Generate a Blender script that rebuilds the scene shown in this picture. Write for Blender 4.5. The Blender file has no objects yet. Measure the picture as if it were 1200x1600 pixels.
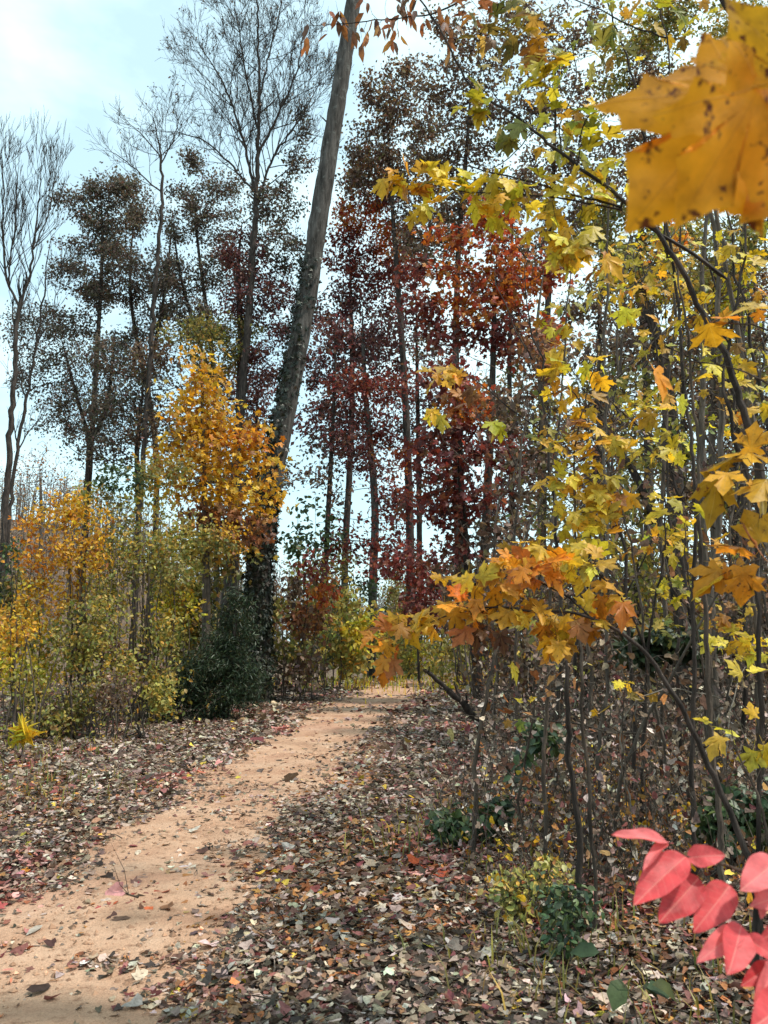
import bpy, math
import numpy as np

# ------------------------------------------------------------------ basics
S = bpy.context.scene
COL = S.collection
F_PX = 1209.0                      # focal length of the photograph in its own pixels
PITCH = math.radians(9.4)
EYE = 1.5
CP, SP = math.cos(PITCH), math.sin(PITCH)


def R(seed):
    return np.random.default_rng(seed)


def P(px, py, d):
    """world point seen at photo pixel (px, py), standing d metres ahead"""
    u = (px - 600.0) / F_PX
    v = (800.0 - py) / F_PX
    dy = CP - v * SP
    dz = SP + v * CP
    return np.array([u * d / dy, d, EYE + dz * d / dy])


def G0(px, py):
    """point of the level ground seen at that pixel"""
    u = (px - 600.0) / F_PX
    v = (800.0 - py) / F_PX
    dy = CP - v * SP
    dz = SP + v * CP
    t = -EYE / dz
    return np.array([u * t, dy * t])


LEFT = [(-420, 1640), (-160, 1520), (0, 1440), (60, 1425), (110, 1390), (135, 1345), (180, 1305), (250, 1280), (285, 1240),
        (300, 1212), (350, 1195), (400, 1165), (455, 1135), (500, 1105), (545, 1085), (575, 1068)]
RIGHT = [(330, 1800), (240, 1600), (225, 1545), (330, 1495), (358, 1455), (400, 1420), (415, 1350), (402, 1305), (450, 1265),
         (520, 1240), (560, 1200), (590, 1150), (625, 1110), (655, 1085), (668, 1068)]
LG = np.array([G0(*p) for p in LEFT])
RG = np.array([G0(*p) for p in RIGHT])
LG = LG[np.argsort(LG[:, 1])]
RG = RG[np.argsort(RG[:, 1])]
LG = np.vstack([[LG[0, 0] + .5, -6], LG, [[0.6, 31], [2.6, 35], [6, 40]]])
RG = np.vstack([[RG[0, 0] + .3, -6], RG, [[2.9, 31], [4.6, 35], [8.0, 40]]])


def xl(y):
    return np.interp(y, LG[:, 1], LG[:, 0])


def xr(y):
    return np.interp(y, RG[:, 1], RG[:, 0])


def sm(a, b, x):
    t = np.clip((x - a) / (b - a), 0, 1)
    return t * t * (3 - 2 * t)


def wob(x, y):
    return (np.sin(x * 1.7 + 1.3 * np.sin(y * .9)) + np.sin(y * 2.1 + 1.1 * np.sin(x * 1.3 + 2)) + .6 * np.sin(x * 3.9 - y * 3.1 + 1)
            + .5 * np.sin(x * 7.3 + y * 5.7)) / 3.1


def H(x, y):
    """height of the land"""
    x = np.asarray(x, float)
    y = np.asarray(y, float)
    r = np.maximum(x - np.interp(y, [0, 4, 12, 30, 60], [1.0, .5, .9, 2.4, 6.0]), 0)
    h = 2.4 * (1 - np.exp(-r * r / (r + 1.6) * 0.095))
    lft = np.maximum(-x - np.interp(y, [0, 6, 14, 30], [4.5, 4.6, 5.0, 3.0]), 0)
    h = h + 0.35 * (1 - np.exp(-lft * .25)) * sm(40, 20, y)
    h = h - 2.6 * sm(28, 60, y)
    h = h + 0.03 * wob(x * .9, y * .9) * sm(2, 5, y) * sm(0.2, 1.2, np.minimum(np.abs(x - xl(y)), np.abs(x - xr(y))) + .3)
    ridge = 36 * np.exp(-((y - 210) / 62) ** 2) * sm(-18, -95, x + 18 * np.sin(y * .03)) + 9 * np.exp(-((y - 260) / 70) ** 2) * sm(30, 120, x)
    h = h + ridge + 1.5 * np.sin(x * .045 + 1) * np.sin(y * .04) * sm(90, 200, y)
    return h


# ------------------------------------------------------------------ objects
def tagged(o, label=None, cat=None, group=None, kind=None):
    if label:
        o['label'] = label
    if cat:
        o['category'] = cat
    if group:
        o['group'] = group
    if kind:
        o['kind'] = kind
    return o


def empty(name, loc, label, cat, group=None):
    o = bpy.data.objects.new(name, None)
    o.empty_display_size = .3
    COL.objects.link(o)
    o.location = [float(c) for c in loc]
    return tagged(o, label, cat, group)


class MB:
    """mesh builder: chunks of vertices, faces, colours and leaf coordinates"""

    def __init__(self):
        self.v, self.f, self.n, self.c, self.l, self.s = [], [], [], [], [], []
        self.k = 0

    def add(self, v, loops, sizes, col=None, luv=None, smooth=True):
        v = np.asarray(v, float).reshape(-1, 3)
        m = len(v)
        self.v.append(v)
        self.f.append(np.asarray(loops, int).ravel() + self.k)
        sizes = np.asarray(sizes, int).ravel()
        self.n.append(sizes)
        self.s.append(np.full(len(sizes), smooth, bool))
        c = np.ones((m, 4)) * .5 if col is None else np.asarray(col, float)
        if c.ndim == 1:
            c = np.tile(c, (m, 1))
        if c.shape[1] == 3:
            c = np.hstack([c, np.ones((m, 1))])
        self.c.append(c)
        self.l.append(np.zeros((m, 3)) if luv is None else np.asarray(luv, float))
        self.k += m

    def build(self, name, mat, parent=None, base=(0, 0, 0)):
        me = bpy.data.meshes.new(name)
        if self.k:
            v = np.concatenate(self.v) - np.asarray(base, float)
            lo = np.concatenate(self.f)
            n = np.concatenate(self.n)
            me.vertices.add(len(v))
            me.vertices.foreach_set('co', v.astype(np.float32).ravel())
            me.loops.add(len(lo))
            me.loops.foreach_set('vertex_index', lo.astype(np.int32))
            me.polygons.add(len(n))
            st = np.concatenate([[0], np.cumsum(n)[:-1]])
            me.polygons.foreach_set('loop_start', st.astype(np.int32))
            me.polygons.foreach_set('loop_total', n.astype(np.int32))
            me.polygons.foreach_set('use_smooth', np.concatenate(self.s))
            a = me.attributes.new('col', 'FLOAT_COLOR', 'POINT')
            a.data.foreach_set('color', np.concatenate(self.c).astype(np.float32).ravel())
            a = me.attributes.new('luv', 'FLOAT_VECTOR', 'POINT')
            a.data.foreach_set('vector', np.concatenate(self.l).astype(np.float32).ravel())
            me.update(calc_edges=True)
        if mat:
            me.materials.append(mat)
        o = bpy.data.objects.new(name, me)
        COL.objects.link(o)
        if parent:
            o.parent = parent
        else:
            o.location = [float(c) for c in base]
        return o


def unit(a):
    return a / np.maximum(np.linalg.norm(a, axis=-1, keepdims=True), 1e-9)


def tubes(mb, chains, col=(.5, .5, .5), rough=0.0, rng=None, maxsides=10):
    """chains: list of (points n x 3, radii n); every chain becomes a tapered tube"""
    groups = {}
    for p, r in chains:
        if len(p) < 2:
            continue
        m = r.max()
        k = maxsides if m > .06 else (7 if m > .03 else (5 if m > .012 else 3))
        groups.setdefault(k, []).append((p, r))
    for k, cs in groups.items():
        pts = np.concatenate([c[0] for c in cs])
        rad = np.concatenate([c[1] for c in cs])
        ln = np.array([len(c[0]) for c in cs])
        start = np.concatenate([[0], np.cumsum(ln)[:-1]])
        first = np.zeros(len(pts), bool)
        first[start] = True
        last = np.zeros(len(pts), bool)
        last[start + ln - 1] = True
        i = np.arange(len(pts))
        t = unit(pts[np.where(last, i, i + 1)] - pts[np.where(first, i, i - 1)])
        ref = np.zeros((len(pts), 3))
        for s, n, c in zip(start, ln, cs):
            a = np.abs(c[0][-1] - c[0][0])
            ref[s:s + n, int(np.argmin(a))] = 1
        u = unit(np.cross(t, ref))
        w = np.cross(t, u)
        ang = np.arange(k) * 2 * math.pi / k
        rr = rad[:, None] * np.ones((1, k))
        if rough and rng is not None and k >= 7:
            rr = rr * (1 + rough * rng.normal(size=rr.shape))
        v = pts[:, None, :] + rr[..., None] * (np.cos(ang)[None, :, None] * u[:, None, :] + np.sin(ang)[None, :, None] * w[:, None, :])
        seg = i[~last]
        j = np.arange(k)
        j2 = (j + 1) % k
        q = np.stack([seg[:, None] * k + j, seg[:, None] * k + j2, (seg[:, None] + 1) * k + j2, (seg[:, None] + 1) * k + j], -1)
        mb.add(v.reshape(-1, 3), q.reshape(-1), np.full(len(seg) * k, 4), col=np.array(col))


# ------------------------------------------------------------------ leaf shapes (x: along the leaf, y: across, z: its upper side)
def tp_flake(fold=.1, bend=.1):
    v = np.array([[0, 0, 0], [.5, .32, fold], [1, 0, -bend], [.5, -.32, fold]])
    return v, [0, 1, 2, 0, 2, 3], [3, 3]


def tp_oval(fold=.1, bend=.15, w=.28, curl=0.0):
    x = [0, .33, .68, 1.0]
    m = [[a, 0, -bend * a * a] for a in x]
    l = [[.24, w * .85, fold - bend * .06], [.62, w, fold - bend * .4 + curl]]
    r = [[.24, -w * .85, fold - bend * .06], [.62, -w, fold - bend * .4 - curl * .5]]
    v = np.array(m + l + r)
    return v, [0, 1, 4, 1, 2, 5, 4, 2, 3, 5, 0, 6, 1, 1, 6, 7, 2, 2, 7, 3], [3, 4, 3, 3, 4, 3]


def tp_curled(rng):
    """dead leaf: lobed outline, cupped and twisted"""
    n = 9
    a = np.linspace(0, 2 * math.pi, n, endpoint=False)
    rad = (.42 + .12 * np.cos(a * 3 + rng.uniform(0, 6)) + rng.normal(0, .05, n))
    x = np.cos(a) * rad * 1.15 + .5
    y = np.sin(a) * rad * .75
    cup = rng.uniform(-.1, .75)
    roll = rng.uniform(-.7, .7)
    z = cup * (y ** 2) * 1.8 + rng.uniform(.0, .6) * (x - .5) ** 2 + roll * (x - .5) * y + rng.normal(0, .035, n)
    v = np.vstack([np.stack([x, y, z], 1), [[.5, 0, .0]]])
    lo = []
    for i in range(n):
        lo += [i, (i + 1) % n, n]
    return v, lo, [3] * n


HALF_LO = [(-.03, .36), (.2, .25), (.56, .56), (.50, .2), (.74, .2)]
HALF_HI = [(-.02, .10), (-.10, .24), (-.05, .40), (.05, .34), (.17, .24), (.26, .38), (.30, .50), (.40, .47), (.62, .62), (.58, .46),
           (.63, .38), (.55, .28), (.50, .18), (.62, .20), (.70, .29), (.78, .18), (.86, .12)]


def tp_maple(half, rings=1, fold=.12, bend=.25, ripple=0.0, petiole=.45, seed=0, fine=0):
    rng = R(seed)
    if fine:  # ragged, toothed margin between the lobe points
        q = [(0.0, 0.0)] + list(half) + [(1.0, 0.0)]
        half = []
        for (x0, y0), (x1, y1) in zip(q[:-1], q[1:]):
            L = math.hypot(x1 - x0, y1 - y0)
            for k in range(1, fine + 1):
                t = k / fine
                o = (-.07 * L * math.sin(math.pi * t) + (rng.normal(0, .011) if k < fine else 0))
                half.append((x0 + (x1 - x0) * t - (y1 - y0) / max(L, 1e-6) * o * -1, y0 + (y1 - y0) * t + (x1 - x0) / max(L, 1e-6) * o))
        half = half[:-1]
    out = [(0.0, 0.0)] + list(half) + [(1.0, 0.0)] + [(a, -b) for a, b in reversed(half)]
    out = np.array(out)
    c = np.array([.14, 0.0])
    n = len(out)
    v = [np.array([c[0], 0, 0])]
    lo, sz = [], []
    for k in range(1, rings + 1):
        f = k / rings
        p = c + (out - c) * f
        v += [np.array([a, b, 0]) for a, b in p]
    for i in range(n):
        j = (i + 1) % n
        lo += [0, 1 + i, 1 + j]
        sz.append(3)
        for k in range(1, rings):
            a, b = 1 + (k - 1) * n, 1 + k * n
            lo += [a + i, b + i, b + j, a + j]
            sz.append(4)
    v = np.array(v)
    ph = rng.uniform(0, 6, 3)
    v[:, 2] = fold * np.abs(v[:, 1]) - bend * np.maximum(v[:, 0], 0) ** 2 - .25 * bend * v[:, 1] ** 2 + ripple * np.sin(v[:, 0] * 9 + ph[0]) * np.sin(
        v[:, 1] * 10 + ph[1])
    if petiole:
        k = len(v)
        v = np.vstack([v, [[-petiole, -.008, -.10], [-petiole, .008, -.10], [.02, .009, .004], [.02, -.009, .004]]])
        lo += [k, k + 1, k + 2, k + 3]
        sz.append(4)
    return v, lo, sz


def tp_ovate(n=12, m=4, w=.33, fold=.12, bend=.22, wave=.02, seed=0):
    """smooth leaflet with a drawn-out tip"""
    rng = R(seed)
    t = np.linspace(0, 1, n)
    prof = w * np.sin(math.pi * t ** .80) ** .72 * (1 - .12 * t) * (1 + .03 * np.sin(t * 17 + seed))
    prof[0] = .012
    prof[-1] = .002
    v = []
    for i in range(n):
        for j in range(-m, m + 1):
            s = j / m
            y = prof[i] * s
            z = fold * abs(s) ** 1.3 * prof[i] / w - bend * t[i] ** 2 + wave * math.sin(t[i] * 11 + s * 2 + seed) * abs(s)
            v.append((t[i], y, z))
    k = 2 * m + 1
    lo = []
    for i in range(n - 1):
        for j in range(k - 1):
            lo += [i * k + j, (i + 1) * k + j, (i + 1) * k + j + 1, i * k + j + 1]
    return np.array(v), lo, [4] * ((n - 1) * (k - 1))


_r = R(5)
TP = {
    'flake': [tp_flake(.12, .1), tp_flake(.02, .25), tp_flake(.2, -.05)],
    'oval': [tp_oval(.1, .15), tp_oval(.16, .3), tp_oval(.03, -.05, .24), tp_oval(.08, .2, .33)],
    'long': [tp_oval(.06, .25, .17), tp_oval(.1, .35, .2), tp_oval(.03, .1, .15)],
    'lobed': [tp_maple(HALF_LO, 1, .12, .3, 0, 0), tp_maple(HALF_LO, 1, .25, .1, 0, 0), tp_maple(HALF_LO, 1, -.1, .35, 0, 0)],
    'maple': [tp_maple([(x + _r.normal(0, .022), y * s + _r.normal(0, .022)) for x, y in HALF_HI], 2, f, b, .03, p, k)
              for k, (s, f, b, p) in enumerate([(1, .10, .25, .5), (.85, .30, .15, .4), (1.05, -.15, .4, .5), (.9, .2, .45, .45), (.8, .55, .2, .5), (1.1, .05, -.2, .4), (.75, .35, .6, .5), (1, -.3, .1, .45), (.9, .1, .8, .5)])],
    'maple_hi': [tp_maple(HALF_HI, 4, .12, .22, .02, .5, 1), tp_maple(HALF_HI, 4, .25, .10, .025, .4, 2), tp_maple(HALF_HI, 4, -.08, .3, .02, .5, 3)],
    'dead': [tp_curled(_r) for _ in range(10)],
    'needle': [(lambda v: (v[0] * np.array([1, .22, 1]), v[1], v[2]))(tp_flake(.05, .12)), (lambda v: (v[0] * np.array([1, .3, 1]), v[1], v[2]))(tp_flake(.02, -.1))],
}


def leaves(mb, pos, dirs, ups, size, cols, kind, rng):
    """scatter leaves of one template family"""
    fam = TP[kind]
    pick = rng.integers(0, len(fam), len(pos))
    x = unit(dirs)
    z = ups - (ups * x).sum(1, keepdims=True) * x
    z = unit(z)
    y = np.cross(z, x)
    for k, (tv, lo, sz) in enumerate(fam):
        m = pick == k
        n = int(m.sum())
        if not n:
            continue
        M = np.stack([x[m], y[m], z[m]], 1)  # rows are axes
        loc = tv[None] * size[m][:, None, None]
        v = np.einsum('nvi,nij->nvj', loc, M) + pos[m][:, None, :]
        V = len(tv)
        lo = np.asarray(lo)
        loops = (np.arange(n)[:, None] * V + lo[None]).reshape(-1)
        c = np.repeat(np.hstack([cols[m], rng.random((n, 1))]), V, 0)
        luv = np.tile(np.hstack([tv[:, :2], np.zeros((V, 1))]), (n, 1))
        luv[:, 2] = np.repeat(rng.random(n), V)
        mb.add(v.reshape(-1, 3), loops, np.tile(sz, n), col=c, luv=luv, smooth=kind in ('maple', 'maple_hi', 'oval', 'long'))


PAL = {
    'yellow': [(3, .60, .40, .03), (2, .66, .48, .05), (1, .42, .36, .04), (1, .58, .30, .02)],
    'lemon': [(3, .68, .50, .035), (2, .62, .50, .05), (.5, .42, .40, .05), (1.4, .66, .41, .025)],
    'lime': [(2, .38, .36, .03), (2, .50, .42, .04), (1.4, .58, .42, .035), (.7, .24, .26, .03), (1, .40, .22, .03)],
    'gold': [(2, .56, .30, .02), (2, .62, .38, .03), (1, .45, .20, .02), (1, .50, .33, .06), (.5, .30, .13, .04)],
    'orange': [(3, .60, .24, .02), (2, .64, .32, .025), (1, .50, .15, .015), (1, .64, .40, .05), (.6, .34, .14, .05)],
    'red': [(2, .38, .07, .028), (2, .46, .13, .025), (1, .28, .04, .02), (1.4, .50, .19, .025), (.8, .28, .14, .04)],
    'maroon': [(2, .15, .032, .030), (2, .21, .042, .034), (1, .10, .026, .026), (1, .27, .075, .04), (.7, .16, .08, .05)],
    'plum': [(2, .11, .045, .05), (2, .16, .06, .06), (1, .08, .04, .04), (1, .20, .10, .07), (.6, .2, .04, .04)],
    'brown': [(2, .14, .085, .06), (2, .20, .125, .09), (1.4, .08, .05, .042), (1, .30, .21, .15), (.6, .19, .15, .06)],
    'dark': [(2, .10, .085, .07), (2, .14, .11, .09), (1, .17, .125, .10), (1.2, .11, .11, .07), (.8, .15, .08, .07), (1, .06, .055, .045)],  # greyer and lighter than the leaves, haze is mixed into these tones
    'olive': [(2, .18, .17, .05), (2, .26, .22, .06), (1, .12, .14, .05), (1, .36, .28, .07), (.7, .24, .14, .05)],
    'moss': [(2, .25, .24, .06), (1.2, .34, .29, .07), (1, .16, .18, .05), (1.2, .42, .31, .07), (.6, .46, .26, .04)],
    'cedar': [(2, .022, .040, .018), (1, .035, .055, .022), (.5, .05, .05, .02)],
    'green': [(2, .05, .085, .035), (1, .09, .12, .04), (1, .035, .06, .03)],
    'ivy': [(2, .012, .018, .010), (1, .02, .026, .014), (.4, .05, .042, .028)],
    'litter': [(2.6, .30, .225, .18), (2.4, .19, .135, .105), (2, .10, .07, .056), (2.4, .46, .38, .32), (.8, .24, .10, .085), (.5, .15, .045, .045),
               (.6, .34, .20, .11), (.12, .5, .36, .06), (1.6, .05, .038, .032)],
    'russet': [(2, .30, .12, .05), (1, .20, .09, .05), (1, .38, .18, .06), (1, .15, .08, .06)],
}


def palette(name, n, rng, var=.22):
    e = np.array(PAL[name])
    i = rng.choice(len(e), n, p=e[:, 0] / e[:, 0].sum())
    c = e[i, 1:] * np.exp(rng.normal(0, var, (n, 1)))
    c = c * np.exp(rng.normal(0, .07, (n, 3)))
    return np.clip(c, .004, .85)


# ------------------------------------------------------------------ materials
def newmat(name):
    m = bpy.data.materials.new(name)
    m.use_nodes = True
    nt = m.node_tree
    nt.nodes.clear()
    return m, nt, nt.nodes, nt.links


def node(ns, t, **kw):
    n = ns.new(t)
    for k, v in kw.items():
        setattr(n, k, v)
    return n


def math_node(ns, ln, op, a, b=None, clamp=False):
    n = ns.new('ShaderNodeMath')
    n.operation = op
    n.use_clamp = clamp
    for i, x in enumerate((a, b)):
        if x is None:
            continue
        if isinstance(x, (int, float)):
            n.inputs[i].default_value = x
        else:
            ln.new(x, n.inputs[i])
    return n.outputs[0]


def mix_rgb(ns, ln, fac, a, b, mode='MIX'):
    n = ns.new('ShaderNodeMix')
    n.data_type = 'RGBA'
    n.blend_type = mode
    for sock, x in ((n.inputs[0], fac), (n.inputs[6], a), (n.inputs[7], b)):
        if isinstance(x, (int, float)):
            sock.default_value = x
        elif isinstance(x, tuple):
            sock.default_value = (*x, 1) if len(x) == 3 else x
        else:
            ln.new(x, sock)
    return n.outputs[2]


def noise(ns, ln, vec, scale, detail=4, rough=.55):
    n = ns.new('ShaderNodeTexNoise')
    n.inputs['Scale'].default_value = scale
    n.inputs['Detail'].default_value = detail
    n.inputs['Roughness'].default_value = rough
    if vec is not None:
        ln.new(vec, n.inputs['Vector'])
    return n.outputs['Fac']


def ramp(ns, ln, fac, stops):
    n = ns.new('ShaderNodeValToRGB')
    e = n.color_ramp.elements
    while len(e) < len(stops):
        e.new(.5)
    for k, (p, c) in zip(e, stops):
        k.position = p
        k.color = (*c, 1) if len(c) == 3 else c
    ln.new(fac, n.inputs[0])
    return n.outputs[0]


def leaf_material(name, trans=.4, rough=.5, veins=None, spots=0.0, spec=.35, vein_col=None):
    m, nt, ns, ln = newmat(name)
    out = ns.new('ShaderNodeOutputMaterial')
    at = node(ns, 'ShaderNodeAttribute', attribute_name='col')
    lv = node(ns, 'ShaderNodeAttribute', attribute_name='luv')
    col = at.outputs['Color']
    sep = ns.new('ShaderNodeSeparateXYZ')
    ln.new(lv.outputs['Vector'], sep.inputs[0])
    x, y, rnd = sep.outputs
    # blotches on the blade (leaf's own coordinates, shifted leaf by leaf)
    off = ns.new('ShaderNodeCombineXYZ')
    ln.new(math_node(ns, ln, 'MULTIPLY', rnd, 40.0), off.inputs[2])
    ad = node(ns, 'ShaderNodeVectorMath', operation='ADD')
    cx = ns.new('ShaderNodeCombineXYZ')
    ln.new(x, cx.inputs[0])
    ln.new(y, cx.inputs[1])
    ln.new(cx.outputs[0], ad.inputs[0])
    ln.new(off.outputs[0], ad.inputs[1])
    vec = ad.outputs[0]
    n1 = noise(ns, ln, vec, 3.5, 5, .6)
    mod = ramp(ns, ln, n1, [(.28, (.58, .54, .50)), (.5, (.98, .97, .95)), (.74, (1.24, 1.22, 1.16))])
    col = mix_rgb(ns, ln, 1.0, col, mod, 'MULTIPLY')
    bump_h = n1
    if veins == 'maple':
        best = None
        px_ = math_node(ns, ln, 'SUBTRACT', x, .03)
        for a in (0, 46, -46, 104, -104):
            ca, sa = math.cos(math.radians(a)), math.sin(math.radians(a))
            t = math_node(ns, ln, 'ADD', math_node(ns, ln, 'MULTIPLY', px_, ca), math_node(ns, ln, 'MULTIPLY', y, sa))
            s = math_node(ns, ln, 'ABSOLUTE', math_node(ns, ln, 'SUBTRACT', math_node(ns, ln, 'MULTIPLY', y, ca), math_node(ns, ln, 'MULTIPLY', px_, sa)))
            # side veins: herringbone off the main vein
            hb = math_node(ns, ln, 'PINGPONG', math_node(ns, ln, 'SUBTRACT', t, math_node(ns, ln, 'MULTIPLY', s, .9)), .055)
            hb = math_node(ns, ln, 'ADD', math_node(ns, ln, 'MULTIPLY', hb, 1.4), math_node(ns, ln, 'MULTIPLY', s, .09))
            w = math_node(ns, ln, 'MINIMUM', s, math_node(ns, ln, 'ADD', hb, .004))
            w = math_node(ns, ln, 'ADD', w, math_node(ns, ln, 'MULTIPLY', math_node(ns, ln, 'LESS_THAN', t, 0.0), 1.0))
            best = w if best is None else math_node(ns, ln, 'MINIMUM', best, w)
        v = math_node(ns, ln, 'SUBTRACT', 1.0, math_node(ns, ln, 'DIVIDE', best, .0065), True)
    elif veins == 'pinnate':
        s = math_node(ns, ln, 'ABSOLUTE', y)
        hb = math_node(ns, ln, 'PINGPONG', math_node(ns, ln, 'SUBTRACT', x, math_node(ns, ln, 'MULTIPLY', s, .8)), .06)
        hb = math_node(ns, ln, 'ADD', math_node(ns, ln, 'MULTIPLY', hb, 1.5), .005)
        w = math_node(ns, ln, 'MINIMUM', s, hb)
        v = math_node(ns, ln, 'SUBTRACT', 1.0, math_node(ns, ln, 'DIVIDE', w, .012), True)
    else:
        v = None
    if v is not None:
        vc = vein_col or (.55, .42, .12)
        col = mix_rgb(ns, ln, math_node(ns, ln, 'MULTIPLY', v, .45), col, vc)
        bump_h = math_node(ns, ln, 'SUBTRACT', n1, math_node(ns, ln, 'MULTIPLY', v, .35))
    if spots:
        n2 = noise(ns, ln, vec, 9.0, 3, .6)
        n3 = noise(ns, ln, vec, 2.2, 2, .5)
        f = math_node(ns, ln, 'ADD', n2, math_node(ns, ln, 'MULTIPLY', n3, .35))
        f = ramp(ns, ln, f, [(.80 - spots, (0, 0, 0)), (.88 - spots, (1, 1, 1))])
        col = mix_rgb(ns, ln, f, col, (.12, .035, .012))
    p = ns.new('ShaderNodeBsdfPrincipled')
    p.inputs['Roughness'].default_value = rough
    p.inputs['Specular IOR Level'].default_value = spec
    ln.new(col, p.inputs['Base Color'])
    bp = ns.new('ShaderNodeBump')
    bp.inputs['Strength'].default_value = .25
    bp.inputs['Distance'].default_value = .01
    ln.new(bump_h, bp.inputs['Height'])
    ln.new(bp.outputs[0], p.inputs['Normal'])
    if trans:
        tr = ns.new('ShaderNodeBsdfTranslucent')
        ln.new(mix_rgb(ns, ln, 1.0, col, (1.25, 1.1, .8), 'MULTIPLY'), tr.inputs['Color'])
        mx = ns.new('ShaderNodeMixShader')
        mx.inputs[0].default_value = trans
        ln.new(p.outputs[0], mx.inputs[1])
        ln.new(tr.outputs[0], mx.inputs[2])
        ln.new(mx.outputs[0], out.inputs['Surface'])
    else:
        ln.new(p.outputs[0], out.inputs['Surface'])
    return m


def bark_material(name, base, dark, scale=14, lichen=0.0):
    m, nt, ns, ln = newmat(name)
    out = ns.new('ShaderNodeOutputMaterial')
    tc = ns.new('ShaderNodeTexCoord')
    mp = ns.new('ShaderNodeMapping')
    mp.inputs['Scale'].default_value = (1, 1, .16)
    ln.new(tc.outputs['Object'], mp.inputs['Vector'])
    n1 = noise(ns, ln, mp.outputs[0], scale, 6, .65)
    n2 = noise(ns, ln, tc.outputs['Object'], 1.3, 4, .6)
    c = ramp(ns, ln, n1, [(.36, dark), (.62, base)])
    c = mix_rgb(ns, ln, 1.0, c, ramp(ns, ln, n2, [(.3, (.7, .68, .66)), (.7, (1.2, 1.2, 1.2))]), 'MULTIPLY')
    if lichen:
        n3 = noise(ns, ln, tc.outputs['Object'], 5, 5, .7)
        c = mix_rgb(ns, ln, ramp(ns, ln, n3, [(.58, (0, 0, 0)), (.66, (lichen,) * 3)]), c, (.32, .33, .30))
    p = ns.new('ShaderNodeBsdfPrincipled')
    p.inputs['Roughness'].default_value = .9
    p.inputs['Specular IOR Level'].default_value = .15
    ln.new(c, p.inputs['Base Color'])
    b = ns.new('ShaderNodeBump')
    b.inputs['Strength'].default_value = .9
    b.inputs['Distance'].default_value = .05
    ln.new(n1, b.inputs['Height'])
    ln.new(b.outputs[0], p.inputs['Normal'])
    ln.new(p.outputs[0], out.inputs['Surface'])
    return m


LEAF = leaf_material('leaf_blade', .38)
LEAF_MAPLE = leaf_material('maple_leaf_blade', .45, .5, 'maple', -.02)
LEAF_SPOT = leaf_material('spotted_maple_leaf_blade', .6, .65, 'maple', .035, .2, vein_col=(.36, .15, .03))
LEAF_RED = leaf_material('red_leaflet_blade', .30, .5, 'pinnate', -.0, .3, (.85, .42, .34))
LEAF_DULL = leaf_material('dry_leaf_blade', .15, .75, None, 0, .2)
LEAF_DARK = leaf_material('evergreen_leaf_blade', .12, .45, None, 0, .4)
BARK_GREY = bark_material('grey_furrowed_bark', (.10, .088, .08), (.028, .024, .021), 10, .22)
BARK_BROWN = bark_material('brown_bark', (.15, .115, .09), (.045, .035, .03), 16)
BARK_DARK = bark_material('dark_bark', (.075, .058, .05), (.022, .018, .016), 16)
BARK_PALE = bark_material('pale_grey_bark', (.17, .14, .115), (.07, .056, .047), 22, .2)
TWIG_PALE = bark_material('pale_dry_twig', (.42, .36, .30), (.24, .2, .16), 40)


# ------------------------------------------------------------------ growing trees
def resample(pts, rad, step):
    pts = np.asarray(pts, float)
    seg = np.linalg.norm(np.diff(pts, axis=0), axis=1)
    s = np.concatenate([[0], np.cumsum(seg)])
    n = max(2, int(round(s[-1] / step)) + 1)
    q = np.linspace(0, s[-1], n)
    # smooth curve through the points (catmull-rom by cubic hermite)
    m = np.gradient(pts, s, axis=0) if len(pts) > 2 else np.tile((pts[1] - pts[0]) / s[-1], (2, 1))
    i = np.clip(np.searchsorted(s, q, side='right') - 1, 0, len(s) - 2)
    h = (s[i + 1] - s[i])[:, None]
    t = ((q - s[i]) / (s[i + 1] - s[i]))[:, None]
    p = (2 * t ** 3 - 3 * t ** 2 + 1) * pts[i] + (t ** 3 - 2 * t ** 2 + t) * h * m[i] + (-2 * t ** 3 + 3 * t ** 2) * pts[i + 1] + (t ** 3 - t ** 2) * h * m[i + 1]
    return p, np.interp(q, s, np.interp(np.arange(len(pts)), np.linspace(0, len(pts) - 1, len(rad)), rad))


def colonize(nodes, par, ok, attr, step, kill, iters, rng, jit=.25, up=.0):
    nodes = [np.array(n) for n in nodes]
    par = list(par)
    N = np.array(nodes)
    cand = np.where(ok)[0]
    d = np.linalg.norm(attr[:, None] - N[cand][None], axis=2)
    near = cand[np.argmin(d, 1)]
    dist = d.min(1)
    live = np.ones(len(attr), bool)
    used = {}
    for _ in range(iters):
        live &= dist > kill
        idx = np.where(live)[0]
        if not len(idx):
            break
        src, inv = np.unique(near[idx], return_inverse=True)
        A = np.array(nodes)
        vec = unit(attr[idx] - A[near[idx]])
        acc = np.zeros((len(src), 3))
        np.add.at(acc, inv, vec)
        acc = unit(acc) + rng.normal(0, jit, acc.shape)
        acc[:, 2] += up
        new = A[src] + unit(acc) * step
        fresh = []
        for k, s in enumerate(src):
            c = used.get(s, 0)
            if c >= 4:
                dead = idx[near[idx] == s]
                live[dead] = False
                continue
            used[s] = c + 1
            nodes.append(new[k])
            par.append(int(s))
            fresh.append(len(nodes) - 1)
        if not fresh:
            continue
        B = np.array([nodes[f] for f in fresh])
        ii = np.where(live)[0]
        if not len(ii):
            break
        d = np.linalg.norm(attr[ii][:, None] - B[None], axis=2)
        j = np.argmin(d, 1)
        dm = d[np.arange(len(ii)), j]
        better = dm < dist[ii]
        near[ii[better]] = np.array(fresh)[j[better]]
        dist[ii[better]] = dm[better]
    return np.array(nodes), np.array(par)


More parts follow.
